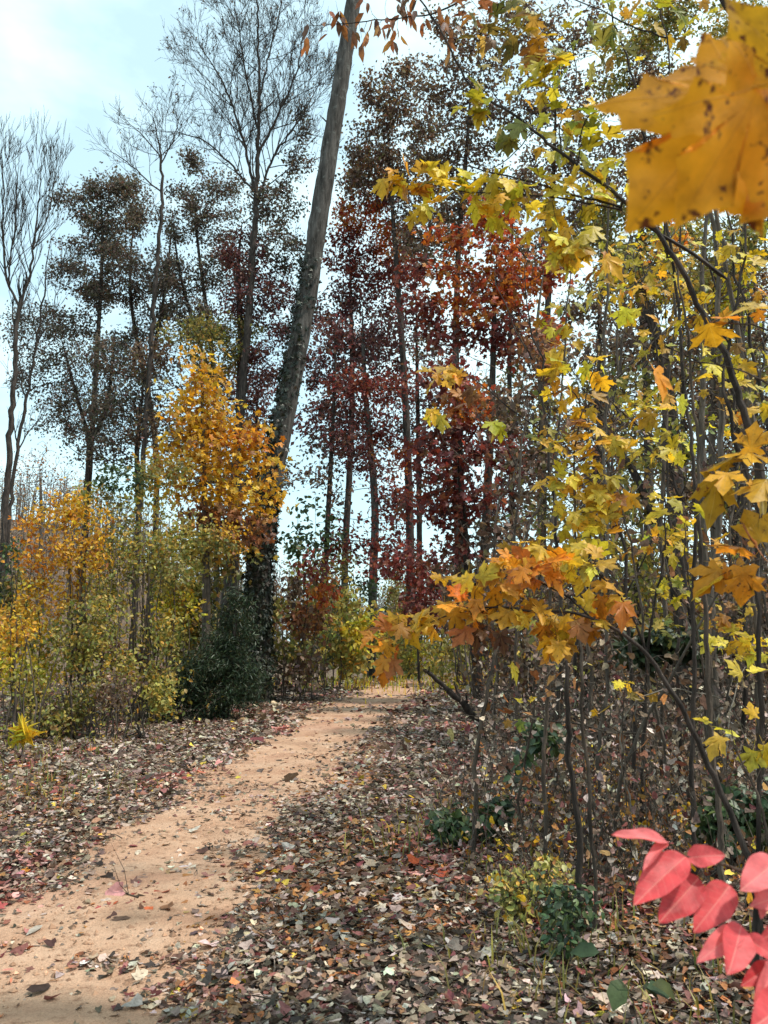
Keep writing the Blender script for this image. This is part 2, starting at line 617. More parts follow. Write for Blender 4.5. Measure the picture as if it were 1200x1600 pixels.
def skeleton(lines, attr, step, rng, r_tip, start=.3, kill=None, iters=90, jit=.25, up=0.0, expo=2.3, starts=None):
    """lines: [(points, radii)], the first from the ground up; later ones fork off the ones before"""
    nodes, par, rad, ok = [], [], [], []
    for k, (p, r) in enumerate(lines):
        q, rr = resample(p, r, step)
        if rr.max() < .05 and len(q) > 3:  # thin wood wanders
            wv = np.cumsum(rng.normal(0, step * .10, q.shape), 0)
            wv[:, 2] *= .3
            t_ = np.linspace(0, 1, len(q))[:, None]
            q = q + (wv - wv[:1]) - (wv[-1:] - wv[:1]) * t_ ** 2 * .6
        base = len(nodes)
        if k == 0:
            par.append(-1)
        else:
            d = np.linalg.norm(np.array(nodes) - q[0], axis=1)
            par.append(int(np.argmin(d)))
        for i in range(len(q)):
            nodes.append(q[i])
            rad.append(rr[i])
            if i:
                par.append(base + i - 1)
            ok.append(k > 0 or i / len(q) >= start)
    n0 = len(nodes)
    rad = np.array(rad)
    if len(attr):
        N, par = colonize(nodes, par, np.array(ok), attr, step, kill or step * 1.2, iters, rng, jit, up)
    else:
        N, par = np.array(nodes), np.array(par)
    n = len(N)
    r = np.zeros(n)
    r[:n0] = rad
    child = np.zeros(n, int)
    acc = np.zeros(n)
    for i in range(n - 1, -1, -1):
        if i >= n0:
            r[i] = max(r_tip, acc[i] ** (1 / expo))
        p = par[i]
        if p >= 0:
            child[p] += 1
            acc[p] += r[i] ** expo
    for i in range(n0, n):
        r[i] = min(r[i], .8 * r[par[i]] if par[i] < n0 else r[par[i]])
    return N, par, np.maximum(r, r_tip * .6), child, n0


def chains_of(N, par, r, n0):
    n = len(N)
    main = np.full(n, -1)
    best = np.zeros(n)
    for i in range(n):
        p = par[i]
        if p < 0:
            continue
        w = r[i] + (10 if (i < n0 and p < n0 and i == p + 1) else 0)
        if w > best[p]:
            best[p] = w
            main[p] = i
    out = []
    for i in range(n):
        p = par[i]
        if p >= 0 and main[p] == i:
            continue
        ids = ([p] if p >= 0 else []) + [i]
        k = i
        while main[k] >= 0:
            k = main[k]
            ids.append(k)
        pts = N[ids]
        rr = r[ids].copy()
        if p >= 0:
            rr[0] = min(rr[0], rr[1] * 1.15)
        rr[-1] *= .5
        out.append((pts, rr))
    return out


def in_ellipsoids(blobs, n, rng, rim=.5):
    """blobs: [(centre, radii)] -> n points, more of them toward the rims"""
    vol = np.array([np.prod(b[1]) ** (2 / 3) for b in blobs])
    k = rng.choice(len(blobs), n, p=vol / vol.sum())
    d = unit(rng.normal(size=(n, 3)))
    rr = rng.random(n) ** (1 / 3 * (1 - rim) + .12 * rim)
    c = np.array([b[0] for b in blobs])[k]
    q = np.array([b[1] for b in blobs])[k]
    return c + d * rr[:, None] * q, k


def px_blobs(blobs, d):
    out = []
    for b in blobs:
        px, py, rx, ry = b[:4]
        dd = d + (b[4] if len(b) > 4 else 0)
        s = dd / F_PX
        out.append((P(px, py, dd), np.array([rx * s, max(rx, ry) * s * .9, ry * s])))
    return out


def lumps(p, lam, seed):
    """smooth random field (about -2..2) that breaks crowns into clumps"""
    rg = R(seed + 5000)
    k = unit(rg.normal(size=(7, 3))) * (2 * math.pi / (lam * rg.uniform(.7, 1.5, (7, 1))))
    return np.sin(p @ k.T + rg.uniform(0, 6.28, 7)).sum(1) / 1.87


def fractal(p, d, L, r, depth, rng, out, r_min, up=.12, spread=.62, ratio=.56, n_side=(3, 5)):
    """a winter limb: gently curved, side shoots at alternating angles"""
    n = 6
    pts = [np.array(p, float)]
    dv = unit(np.array(d, float))
    for i in range(n - 1):
        dv = unit(dv + rng.normal(0, .10, 3) + [0, 0, up * .4])
        pts.append(pts[-1] + dv * L / (n - 1))
    pts = np.array(pts)
    rad = np.linspace(r, max(r * .35, r_min * .6), n)
    out.append((pts, rad))
    if depth <= 0:
        return
    az = rng.uniform(0, 6.28)
    for k in range(rng.integers(n_side[0], n_side[1] + 1)):
        t = rng.uniform(.22, 1.0)
        i = min(int(t * (n - 1)), n - 2)
        q = pts[i] + (pts[i + 1] - pts[i]) * (t * (n - 1) - i)
        ax = unit(pts[i + 1] - pts[i])
        az += 2.4 + rng.normal(0, .4)
        side = unit(np.cross(ax, [math.cos(az), math.sin(az), .2]))
        a = spread * rng.uniform(.7, 1.25)
        nd = ax * math.cos(a) + side * math.sin(a) + np.array([0, 0, up])
        fractal(q, nd, L * ratio * rng.uniform(.75, 1.25) * (1.15 - .4 * t), max(rad[i] * .55, r_min), depth - 1, rng, out, r_min, up, spread, ratio, n_side)


def bare(name, label, d, trunk, r, limbs, bark, seed, L=3.4, depth=3, r_min=.009, start=.5, n_trunk=5, group=None, up=.16, spread=.6, leaf=None):
    """leafless tree: trunk and main limbs by photo pixels, finer limbs grown off them"""
    rng = R(seed)
    ln_ = [([P(p[0], p[1], d + (p[2] if len(p) > 2 else 0)) for p in trunk], r)] + [([P(p[0], p[1], d + (p[2] if len(p) > 2 else 0)) for p in q], rr) for q, rr in limbs]
    b = ln_[0][0][0]
    b[2] = H(b[0], b[1]) - .05
    out = []
    for i, (pts, rr) in enumerate(ln_):
        q, rad = resample(pts, rr, .35)
        q[1:-1] += rng.normal(0, .03, q[1:-1].shape)
        out.append((q, rad))
        s0 = start if i == 0 else .12
        m = n_trunk if i == 0 else max(4, int(len(q) * .8))
        az = rng.uniform(0, 6.28)
        for t in np.sort(rng.uniform(s0, 1.0, m)):
            k = min(int(t * (len(q) - 1)), len(q) - 2)
            ax = unit(q[k + 1] - q[k])
            az += 2.4
            side = unit(np.cross(ax, [math.cos(az), math.sin(az), .3]))
            fractal(q[k], ax * .75 + side * .62 + np.array([0, 0, up]), L * rng.uniform(.55, 1.1) * (1.2 - .55 * t), max(min(rad[k] * .5, .05), r_min), depth, rng, out, r_min, up, spread)
        for _ in range(2):
            fractal(q[-1], unit(q[-1] - q[-2]) + rng.normal(0, .35, 3), L * .6, max(rad[-1] * .8, r_min), depth - 1, rng, out, r_min, up, spread)
    e = empty(name, b, label, 'tree', group)
    mb = MB()
    tubes(mb, out, rough=.03, rng=rng, maxsides=12)
    mb.build('trunk', bark, e, b)
    if leaf:
        tips = np.array([c[0][-1] for c in out if c[1][0] < .02])
        tips = tips[rng.random(len(tips)) < leaf]
        mb = MB()
        m = len(tips)
        leaves(mb, tips, rng.normal(0, 1, (m, 3)), rng.normal(0, 1, (m, 3)), rng.uniform(.08, .16, m), palette('brown', m, rng), 'flake', rng)
        mb.build('crown', LEAF_DULL, e, b)
    return e


def grow(name, label, cat, d, trunk, r, blobs, natt, step, bark, leaf=None, group=None, limbs=(), seed=1, start=.3, r_tip=.006, jit=.25,
         up=0.0, kill=None, pals=None, base=None, crown_name='crown', rough=.03, extra_chains=None, maxsides=12, expo=2.3, fringe=0):
    """a tree or shrub that stands d metres ahead: trunk drawn by photo pixels, crown grown through the given volumes"""
    rng = R(seed)
    if name == 'dark_tree':
        blobs = [(q[0], q[1], q[2] * 1.3, q[3] * 1.08) for q in blobs]
        natt = int(natt * 1.35)
    if d > 9 and leaf and leaf['n'] > 2:
        natt = int(natt * 1.8)
    pts = [P(p[0], p[1], d + (p[2] if len(p) > 2 else 0)) for p in trunk]
    b = pts[0] if base is None else np.array([base[0], base[1], 0.0])
    b[2] = H(b[0], b[1]) - .04
    if base is not None:
        pts = [b] + pts
    pts[0] = b
    rad = np.array(r if hasattr(r, '__len__') else [r, r * .75, r * .4], float)
    if blobs and d > 9 and name != 'leaning_tree':
        rad[-1] *= .4
    lines = [(pts, rad)]
    for lp, lr in limbs:
        lines.append(([P(p[0], p[1], d + (p[2] if len(p) > 2 else 0)) for p in lp], np.asarray(lr, float)))
    eb = px_blobs(blobs, d)
    attr, _ = in_ellipsoids(eb, natt, rng) if natt else (np.zeros((0, 3)), None)
    if natt:
        attr = attr[attr[:, 2] > H(attr[:, 0], attr[:, 1]) + .1]
        if d > 9:
            attr = attr[lumps(attr, .075 * d, seed) > (-.45 if d < 24 else -.8)]
    N, par, rr, child, n0 = skeleton(lines, attr, step, rng, r_tip, start, kill, 120, jit, up, expo)
    e = empty(name, b, label, cat, group)
    ch = chains_of(N, par, rr, n0)
    if fringe:  # short twigs off the outer wood
        idx = np.where((rr < r_tip * 2.5) & (np.arange(len(N)) >= n0))[0]
        idx = rng.choice(idx, min(len(idx), int(len(idx) * fringe)))
        dv = unit(unit(N[idx] - N[par[idx]]) + rng.normal(0, .6, (len(idx), 3)) + [0, 0, .25])
        L = step * rng.uniform(.6, 1.8, len(idx))
        for i, k in enumerate(idx):
            mid = N[k] + dv[i] * L[i] * .5
            end = mid + unit(dv[i] + rng.normal(0, .25, 3)) * L[i] * .5
            ch.append((np.array([N[k], mid, end]), np.array([r_tip * .8, r_tip * .6, r_tip * .3])))
    mb = MB()
    tubes(mb, ch + (extra_chains or []), rough=rough, rng=rng, maxsides=maxsides)
    mb.build('trunk', bark, e, b)
    if leaf:
        thr = leaf.get('thr', r_tip * (6 if d > 9 else 3.5))
        idx = np.where((rr <= thr) & (np.arange(len(N)) >= (n0 if not leaf.get('on_limbs') else 0)))[0]
        if leaf.get('tips'):
            idx = idx[child[idx] == 0]
        cnt = rng.poisson(leaf['n'] * (np.exp((.7 if d < 24 else .5) * lumps(N[idx], .035 * d, seed + 1)) * .85 if d > 9 else 1.0), len(idx))
        rep = np.repeat(idx, cnt)
        m = len(rep)
        if m:
            sp = leaf.get('spread', step * .8)
            pd = unit(N[rep] - N[par[rep]])
            pos = N[rep] + rng.normal(0, sp * .5, (m, 3)) - pd * rng.random((m, 1)) * step
            dirs = pd * leaf.get('out', .6) + rng.normal(0, .7, (m, 3)) + np.array([0, 0, -leaf.get('droop', .4)])
            wu, wf, wr = leaf.get('face', (1.0, .0, .6))
            ups = np.array([0, 0, wu]) + np.array([0, -wf, 0]) + rng.normal(0, wr, (m, 3))
            s0, s1 = leaf['size']
            size = rng.uniform(s0, s1, m)
            if pals:
                cc = np.array([x[0] for x in eb])
                qq = np.array([x[1] for x in eb])
                dd = (((pos[:, None] - cc[None]) / qq[None]) ** 2).sum(2)
                which = np.argmin(dd, 1)
                cols = np.zeros((m, 3))
                for k in range(len(eb)):
                    s = which == k
                    pn = pals[k % len(pals)]
                    cols[s] = palette(pn, int(s.sum()), rng)
            else:
                cols = palette(leaf['pal'], m, rng)
            ml = MB()
            leaves(ml, pos, dirs, ups, size, cols, leaf.get('kind', 'oval'), rng)
            ml.build(crown_name, leaf.get('mat', LEAF), e, b)
    return e




def maple(label, d, trunk, r, limbs, sprays, bark, seed, size=(.07, .11), group='maple saplings by the path', gap=.042, face=(.9, .75, .35), kind='maple', name='maple_sapling_tree', droop=.35, mat=None):
    """a sapling near the eye: limbs by photo pixels, twigs grown to every leaf, leaves set singly in loose tiers.
    sprays: (px, py, rx, ry, number of leaves, palette)"""
    rng = R(seed)
    lines = []
    for q, rr in [(trunk, r)] + list(limbs):
        lines.append(([P(p[0], p[1], d + (p[2] if len(p) > 2 else 0)) for p in q], np.asarray(rr, float)))
    b = lines[0][0][0]
    b[2] = H(b[0], b[1]) - .03
    anc, pal = [], []
    for px, py, rx, ry, n, pl in sprays:
        c, q = px_blobs([(px, py, rx, ry)], d)[0]
        q = q * np.array([1, 1.3, 1])
        got, tries = [], 0
        while len(got) < n and tries < n * 30:
            tries += 1
            v = rng.normal(size=3)
            p = c + q * v / np.linalg.norm(v) * rng.random() ** .45
            if all(np.linalg.norm(p - o) > gap for o in got) and all(np.linalg.norm(p - o) > gap * .8 for o in anc[-60:]):
                got.append(p)
        anc += got
        pal += [pl] * len(got)
    anc = np.array(anc)
    N, par, rr, child, n0 = skeleton(lines, anc, .035, rng, .0011, .35, .03, 140, .22, .04, 2.4)
    e = empty(name, b, label, 'sapling', group)
    mb = MB()
    tubes(mb, chains_of(N, par, rr, n0), rough=.03, rng=rng)
    mb.build('trunk', bark, e, b)
    pos, dirs, cols = [], [], []
    for p, pl in zip(anc, pal):
        k = int(np.argmin(np.linalg.norm(N - p, axis=1)))
        out = unit(unit(p - N[k]) * .8 + unit(N[k] - N[max(par[k], 0)] + 1e-6) * .7 + rng.normal(0, .55, 3) + [0, 0, -droop])
        pos.append(p)
        dirs.append(out)
        cols.append(palette(pl, 1, rng)[0])
    pos, dirs, cols = np.array(pos), np.array(dirs), np.array(cols)
    m = len(pos)
    s = rng.uniform(size[0], size[1], m) * np.where(rng.random(m) < .2, .7, 1)
    tier = np.array([0, 0, face[0]]) + np.array([0, -face[1], 0]) + rng.normal(0, face[2], (m, 3))
    ml = MB()
    leaves(ml, pos, dirs, tier, s, cols, kind, rng)
    ml.build('crown', mat or LEAF_MAPLE, e, b)
    return e
# ------------------------------------------------------------------ the land
def ground_material():
    m, nt, ns, ln = newmat('forest_soil')
    out = ns.new('ShaderNodeOutputMaterial')
    g = ns.new('ShaderNodeNewGeometry')
    pos = g.outputs['Position']
    v = ns.new('ShaderNodeTexVoronoi')
    v.inputs['Scale'].default_value = 17
    ln.new(pos, v.inputs['Vector'])
    n1 = noise(ns, ln, pos, 9, 6, .65)
    n2 = noise(ns, ln, pos, .7, 4, .6)
    c = ramp(ns, ln, v.outputs['Color'], [(.1, (.04, .028, .022)), (.4, (.13, .09, .068)), (.62, (.23, .17, .13)), (.9, (.09, .055, .044))])
    c = mix_rgb(ns, ln, 1.0, c, ramp(ns, ln, n1, [(.3, (.35, .33, .32)), (.65, (1.2, 1.15, 1.1))]), 'MULTIPLY')
    c = mix_rgb(ns, ln, ramp(ns, ln, n2, [(.5, (0, 0, 0)), (.8, (.5, .5, .5))]), c, (.085, .075, .035))
    p = ns.new('ShaderNodeBsdfPrincipled')
    p.inputs['Roughness'].default_value = .95
    p.inputs['Specular IOR Level'].default_value = .1
    ln.new(c, p.inputs['Base Color'])
    b = ns.new('ShaderNodeBump')
    b.inputs['Strength'].default_value = .8
    b.inputs['Distance'].default_value = .04
    ln.new(n1, b.inputs['Height'])
    ln.new(b.outputs[0], p.inputs['Normal'])
    ln.new(p.outputs[0], out.inputs['Surface'])
    return m


def path_material():
    m, nt, ns, ln = newmat('sandy_clay')
    out = ns.new('ShaderNodeOutputMaterial')
    g = ns.new('ShaderNodeNewGeometry')
    pos = g.outputs['Position']
    n1 = noise(ns, ln, pos, 1.6, 6, .62)
    n2 = noise(ns, ln, pos, 14, 6, .7)
    n3 = noise(ns, ln, pos, 120, 3, .6)
    n4 = noise(ns, ln, pos, .5, 2, .5)
    c = ramp(ns, ln, n1, [(.30, (.36, .195, .125)), (.5, (.48, .295, .195)), (.72, (.56, .375, .265))])
    c = mix_rgb(ns, ln, ramp(ns, ln, n4, [(.50, (0, 0, 0)), (.75, (.4, .4, .4))]), c, (.42, .21, .155))
    c = mix_rgb(ns, ln, 1.0, c, ramp(ns, ln, n2, [(.30, (.55, .5, .47)), (.46, (1, 1, 1)), (.75, (1.1, 1.1, 1.1))]), 'MULTIPLY')
    c = mix_rgb(ns, ln, 1.0, c, ramp(ns, ln, n3, [(.3, (.78, .76, .74)), (.6, (1.06, 1.05, 1.05))]), 'MULTIPLY')
    p = ns.new('ShaderNodeBsdfPrincipled')
    p.inputs['Roughness'].default_value = .95
    p.inputs['Specular IOR Level'].default_value = .12
    ln.new(c, p.inputs['Base Color'])
    h = math_node(ns, ln, 'ADD', math_node(ns, ln, 'MULTIPLY', n1, .9), math_node(ns, ln, 'ADD', math_node(ns, ln, 'MULTIPLY', n2, .35), math_node(ns, ln, 'MULTIPLY', n3, .06)))
    b = ns.new('ShaderNodeBump')
    b.inputs['Strength'].default_value = .9
    b.inputs['Distance'].default_value = .12
    ln.new(h, b.inputs['Height'])
    ln.new(b.outputs[0], p.inputs['Normal'])
    ln.new(p.outputs[0], out.inputs['Surface'])
    return m


def graded(a, b, fine, n):
    t = np.linspace(-1, 1, n)
    k = math.asinh(max(abs(a), abs(b)) / fine)
    s = np.sinh(t * k) * fine
    return np.unique(np.clip(s, a, b))


def grid_mesh(mb, X, Y, Z):
    ny, nx = X.shape
    v = np.stack([X, Y, Z], -1).reshape(-1, 3)
    i = np.arange(nx - 1)[None] + np.arange(ny - 1)[:, None] * nx
    q = np.stack([i, i + 1, i + 1 + nx, i + nx], -1).reshape(-1)
    mb.add(v, q, np.full(i.size, 4))


gx = graded(-420, 420, 3.0, 260)
gy = np.concatenate([np.linspace(-40, -2, 20), np.arange(-1.8, 40, .22), 40 + np.geomspace(.3, 560, 90)])
X, Y = np.meshgrid(gx, gy)
mb = MB()
grid_mesh(mb, X, Y, H(X, Y))
tagged(mb.build('ground', ground_material()), kind='structure')

# the footpath: a sheet a centimetre above the soil, its edges lost under the leaves
ys = np.arange(-5, 40, .12)
ts = np.linspace(0, 1, 27)
L_ = xl(ys) - .30 + .10 * wob(ys * 0, ys * 1.6)
R_ = xr(ys) + .30 + .10 * wob(ys * 0 + 3, ys * 1.5)
X = L_[:, None] + (R_ - L_)[:, None] * ts
Y = np.repeat(ys[:, None], len(ts), 1)
Z = H(X, Y) + .014 + .014 * np.sin(np.pi * ts)[None] * (1 + wob(X * 2, Y * 1.4))
mb = MB()
grid_mesh(mb, X, Y, Z)
tagged(mb.build('path', path_material()), kind='structure')


def path_inside(x, y):
    """0 on the leaf litter, 1 in the bare middle of the path, with a ragged edge"""
    e = .17 * wob(x * 2.2, y * 1.7) + .09 * wob(x * 6 + 3, y * 5)
    w = np.minimum(x - xl(y) - e, xr(y) - x + e) - .16 * sm(5, 11, y)
    return sm(-.16, .12, w)


# ------------------------------------------------------------------ fallen leaves (nobody could count them)
rng = R(11)


def litter_band(y0, y1, x0, x1, dens, s0, s1):
    n = int((y1 - y0) * (x1 - x0) * dens)
    y = rng.uniform(y0, y1, n)
    x = rng.uniform(x0, x1, n)
    keep = np.abs(x) < .66 * y + 1.6
    x, y = x[keep], y[keep]
    ins = path_inside(x, y)
    patch = sm(.25, .75, wob(x * .8 + 5, y * .9 + 2) * .5 + .5)
    pr = 1 - ins * (1 - .03 - .16 * patch ** 3)
    # drifts of leaves lying across the path
    for (px_, py_, rx, ry, k) in ((335, 1275, 45, 10, .75), (300, 1400, 34, 9, .6), (180, 1515, 70, 12, .9), (300, 1505, 60, 14, .9), (410, 1255, 60, 9, .55), (330, 1460, 40, 9, .4),
                                  (480, 1225, 40, 7, .5), (560, 1165, 30, 5, .5), (30, 1490, 25, 12, .35), (170, 1420, 30, 10, .4), (470, 1205, 40, 6, .5),
                                  (590, 1110, 40, 6, .6), (385, 1325, 30, 8, .35)):
        c = G0(px_, py_)
        sx = rx * c[1] / F_PX
        sy = np.abs(G0(px_, py_ - ry)[1] - c[1])
        q = np.exp(-(((x - c[0]) / sx) ** 2 + ((y - c[1]) / sy) ** 2) * 1.1)
        pr = np.maximum(pr, k * q)
    keep = rng.random(len(x)) < pr
    x, y = x[keep], y[keep]
    m = len(x)
    z = H(x, y) + np.where(path_inside(x, y) > .3, .03, rng.uniform(.006, .055, m))
    pos = np.stack([x, y, z], 1)
    a = rng.uniform(0, 2 * math.pi, m)
    dirs = np.stack([np.cos(a), np.sin(a), rng.normal(0, .22, m)], 1)
    ups = np.array([0, 0, 1.0]) + rng.normal(0, .38, (m, 3))
    size = rng.uniform(s0, s1, m) * np.exp(rng.normal(0, .27, m))
    cols = palette('litter', m, rng, .22)
    # warmer, redder drifts near the front
    warm = (sm(.1, .6, wob(x * 1.1 - 2, y * .8) * .5 + .5 - .04 * (y - 3)) * rng.random(m) > .74)
    cols[warm] = palette('russet', int(warm.sum()), rng, .3)
    pink = (wob(x * 1.3 + 7, y * .7 - 3) > .5) & (rng.random(m) < .5)
    cols[pink] = np.clip(cols[pink] * np.array([1.25, .72, .78]), 0, .7)
    q = rng.random(m)
    for kd, lo_, hi_ in (('dead', 0, .66), ('oval', .66, .80), ('lobed', .80, .92), ('long', .92, 1.01)):
        s_ = (q >= lo_) & (q < hi_)
        leaves(mbL, pos[s_], dirs[s_], ups[s_], size[s_] * (1 if kd == 'dead' else 1.08), cols[s_], kd, rng)


mbL = MB()
litter_band(1.6, 4.6, -4, 4.4, 2300, .028, .052)
litter_band(4.6, 8, -7, 7, 1500, .033, .062)
litter_band(8, 14, -11, 11, 620, .042, .078)
litter_band(14, 24, -14, 17, 150, .07, .125)
litter_band(24, 42, -16, 26, 60, .09, .16)
tagged(mbL.build('fallen_leaves', LEAF_DULL), 'brown fallen leaves carpeting the ground on both sides of the path', 'leaf litter', kind='stuff')

# grit and small clods on the path, broken twigs in the litter
rng = R(13)
n = 5200
y = rng.uniform(1.8, 5.1, n) ** 1.45
x = xl(y) + (xr(y) - xl(y)) * rng.random(n)
x, y = x[path_inside(x, y) > .2], y[path_inside(x, y) > .2]
n = len(x)
oc = np.array([[1, 0, 0], [0, 1, 0], [-1, 0, 0], [0, -1, 0], [0, 0, .7], [0, 0, -.5]])
v = oc[None] * (1 + rng.normal(0, .25, (n, 6, 3))) * (rng.gamma(1.6, .0035, n).clip(.002, .02) * (1 + .05 * y))[:, None, None]
v = v + np.stack([x, y, H(x, y) + .026], 1)[:, None, :]
fc = np.array([0, 1, 4, 1, 2, 4, 2, 3, 4, 3, 0, 4, 1, 0, 5, 2, 1, 5, 3, 2, 5, 0, 3, 5])
mb = MB()
cc = np.array([.36, .21, .135]) * np.exp(rng.normal(0, .3, (n, 1))) * np.where(rng.random((n, 1)) < .12, np.array([[.7, .9, 1.1]]), 1)
mb.add(v.reshape(-1, 3), (np.arange(n)[:, None] * 6 + fc[None]).reshape(-1), np.full(n * 8, 3), col=np.repeat(cc, 6, 0), smooth=False)
tagged(mb.build('gravel', LEAF_DULL), 'grit and small clods on the sandy path', 'gravel', kind='stuff')
chs = []
for _ in range(900):
    y = rng.uniform(1.5, 3.6) ** 2
    x = rng.uniform(-.62 * y - 1, .62 * y + 1)
    if path_inside(np.array([x]), np.array([y]))[0] > .2 and rng.random() > .06:
        continue
    z = float(H(x, y)) + .045
    a, L = rng.uniform(0, 6.28), rng.uniform(.06, .30)
    q = np.array([[x, y, z], [x + math.cos(a) * L * .5, y + math.sin(a) * L * .5, z + rng.uniform(-.01, .02)], [x + math.cos(a + .2) * L, y + math.sin(a + .2) * L, z + rng.uniform(-.02, .03)]])
    w = rng.uniform(.0018, .0042) * (1 + .04 * y)
    chs.append((q, np.array([w, w * .8, w * .4])))
mb = MB()
tubes(mb, chs)
tagged(mb.build('twig_litter', BARK_PALE), 'broken twigs lying among the fallen leaves', 'litter', kind='stuff')

# a few fallen leaves one can point at, each a thing of its own
SINGLE = [
    (76, 1553, .10, (.05, .03, .025), 'dead', 'dark curled leaf alone on the pale sand at the path end nearest us'),
    (434, 1372, .085, (.62, .42, .03), 'oval', 'bright yellow fallen leaf at the edge of the sandy path'),
    (298, 1588, .11, (.60, .40, .10), 'oval', 'pale yellow fallen leaf lying at the bottom edge of the photo'),
    (1003 * .5 + 4, 1488, .10, (.55, .36, .05), 'maple', 'yellow lobed leaf among brown leaves beside the path'),
    (205, 1446, .12, (.12, .07, .05), 'long', 'thin brown leaf lying flat in the middle of the path'),
    (66, 1458, .13, (.34, .30, .26), 'long', 'long grey leaf on the sand by the path edge'),
    (305, 1340, .09, (.10, .05, .04), 'dead', 'small dark leaf in the middle of the bare sand'),
    (225, 1578, .095, (.30, .27, .25), 'dead', 'broad grey leaf at the border of sand and litter nearest us'),
]
for k, (px_, py_, s, c, kind, lab) in enumerate(SINGLE):
    rg = R(300 + k)
    g = G0(px_, py_)
    b = np.array([g[0], g[1], float(H(g[0], g[1])) + .035])
    a = rg.uniform(0, 6.28)
    mb = MB()
    leaves(mb, b[None], np.array([[math.cos(a), math.sin(a), .05]]), np.array([[.1, -.25, 1.0]]), np.array([s]), np.array([c]), kind, rg)
    tagged(mb.build('fallen_leaf', LEAF if c[0] > .4 else LEAF_DULL, None, b), lab, 'leaf', 'single leaves on the path')

# ------------------------------------------------------------------ the far-off wood on the ridge
rng = R(21)
mbW = MB()
chs = []
n = 1050
yy = rng.uniform(120, 235, n)
xx = rng.uniform(-150, 70, n)
pos_, dir_, up_, sz_, cl_ = [], [], [], [], []
for x, y in zip(xx, yy):
    z = float(H(x, y))
    h = rng.uniform(9, 17)
    lean = rng.normal(0, .04, 2)
    t = np.linspace(0, 1, 5)
    pts = np.stack([x + lean[0] * h * t, y + lean[1] * h * t, z - .3 + h * t], 1)
    chs.append((pts, np.linspace(.2, .04, 5)))
    for k in range(7):
        s = rng.uniform(.35, .95)
        o = pts[0] + (pts[-1] - pts[0]) * s
        a = rng.uniform(0, 6.28)
        q = o + np.array([math.cos(a) * 1.6, math.sin(a) * 1.6, 2.2]) * rng.uniform(.6, 1.3)
        chs.append((np.array([o, (o + q) / 2 + rng.normal(0, .2, 3), q]), np.array([.07, .045, .02])))
    m = 60
    pos_.append(pts[0] + (pts[-1] - pts[0]) * rng.uniform(.4, 1.08, (m, 1)) + rng.normal(0, 1.5, (m, 3)))
    dir_.append(rng.normal(0, 1, (m, 3)) + [0, 0, .6])
    sz_.append(rng.uniform(.3, .6, m))
    cl_.append(palette(['russet', 'plum', 'brown', 'brown', 'gold'][rng.integers(0, 5)], m, rng) * .6 + .10)  # washed pale and flat: distance haze put into the leaf colour
tubes(mbW, chs, col=(.14, .12, .11))
tagged(mbW.build('woods', BARK_BROWN), 'bare far-off wood on the hazy ridge', 'wood', kind='stuff')
mbW2 = MB()
pos_ = np.concatenate(pos_)
leaves(mbW2, pos_, np.concatenate(dir_), rng.normal(0, 1, pos_.shape), np.concatenate(sz_), np.concatenate(cl_), 'flake', rng)
o = mbW2.build('woods_foliage', LEAF_DULL)
tagged(o, 'faded pinkish foliage of the far-off wood on the ridge', 'wood', kind='stuff')
# ------------------------------------------------------------------ the leaning tree
BIG_D = 19.0
big_px = [(398, 1084), (402, 1000), (405, 900), (412, 820), (428, 730), (447, 640), (466, 540), (482, 450), (497, 350), (511, 260), (525, 175), (540, 80), (554, -10), (570, -110), (592, -240)]
big_r = [0.342, 0.288, 0.27, 0.266, 0.257, 0.252, 0.248, 0.243, 0.236, 0.23, 0.221, 0.211, 0.203, 0.189, 0.153]
big = grow('leaning_tree', 'tall grey-barked tree leaning over the path with ivy climbing its dark lower trunk', 'tree', BIG_D, big_px, big_r,
           [(640, -200, 120, 90), (520, -230, 110, 80), (600, -320, 150, 90)], 200, .3, BARK_GREY,
           dict(kind='oval', size=(.10, .16), n=.5, pal='russet', spread=.3), seed=3, start=.86, r_tip=.012, rough=.05, maxsides=34,
           limbs=[([(519, 215), (508, 196), (498, 180)], [.04, .03, .012])])
# ivy round its lower half
rng = R(33)
pts, _ = resample([P(p[0], p[1], BIG_D) for p in big_px], big_r, .1)
rr = np.interp(np.linspace(0, len(big_r) - 1, len(pts)), np.arange(len(big_r)), big_r)
zz = pts[:, 2]
mI = MB()
m = 15000
k = rng.integers(0, len(pts), m)
hh = (zz[k] - zz[0]) / 10.5
a = rng.uniform(0, 2 * math.pi, m)
left = np.cos(a - math.radians(200)) * .5 + .5
pr = np.where(hh < .48, 1.0, np.where(hh < 1.06, (left ** 1.6) * (1.35 - hh * .85), 0))
kp = rng.random(m) < pr
k, a = k[kp], a[kp]
off = np.stack([np.cos(a), np.sin(a), np.zeros(len(a))], 1)
thick = 1.02 + np.abs(rng.normal(0, .16, len(a))) * (1 + .5 * np.sin(zz[k] * 2.2))
pos = pts[k] + off * (rr[k] * thick)[:, None]
pos[:, 2] += rng.normal(0, .1, len(a))
leaves(mI, pos, off * .3 + rng.normal(0, .6, off.shape) + [0, 0, -.5], off + rng.normal(0, .35, off.shape), rng.uniform(.07, .15, len(a)), palette('ivy', len(a), rng), 'lobed', rng)
mI.build('ivy', LEAF_DARK, big, np.array(big.location))

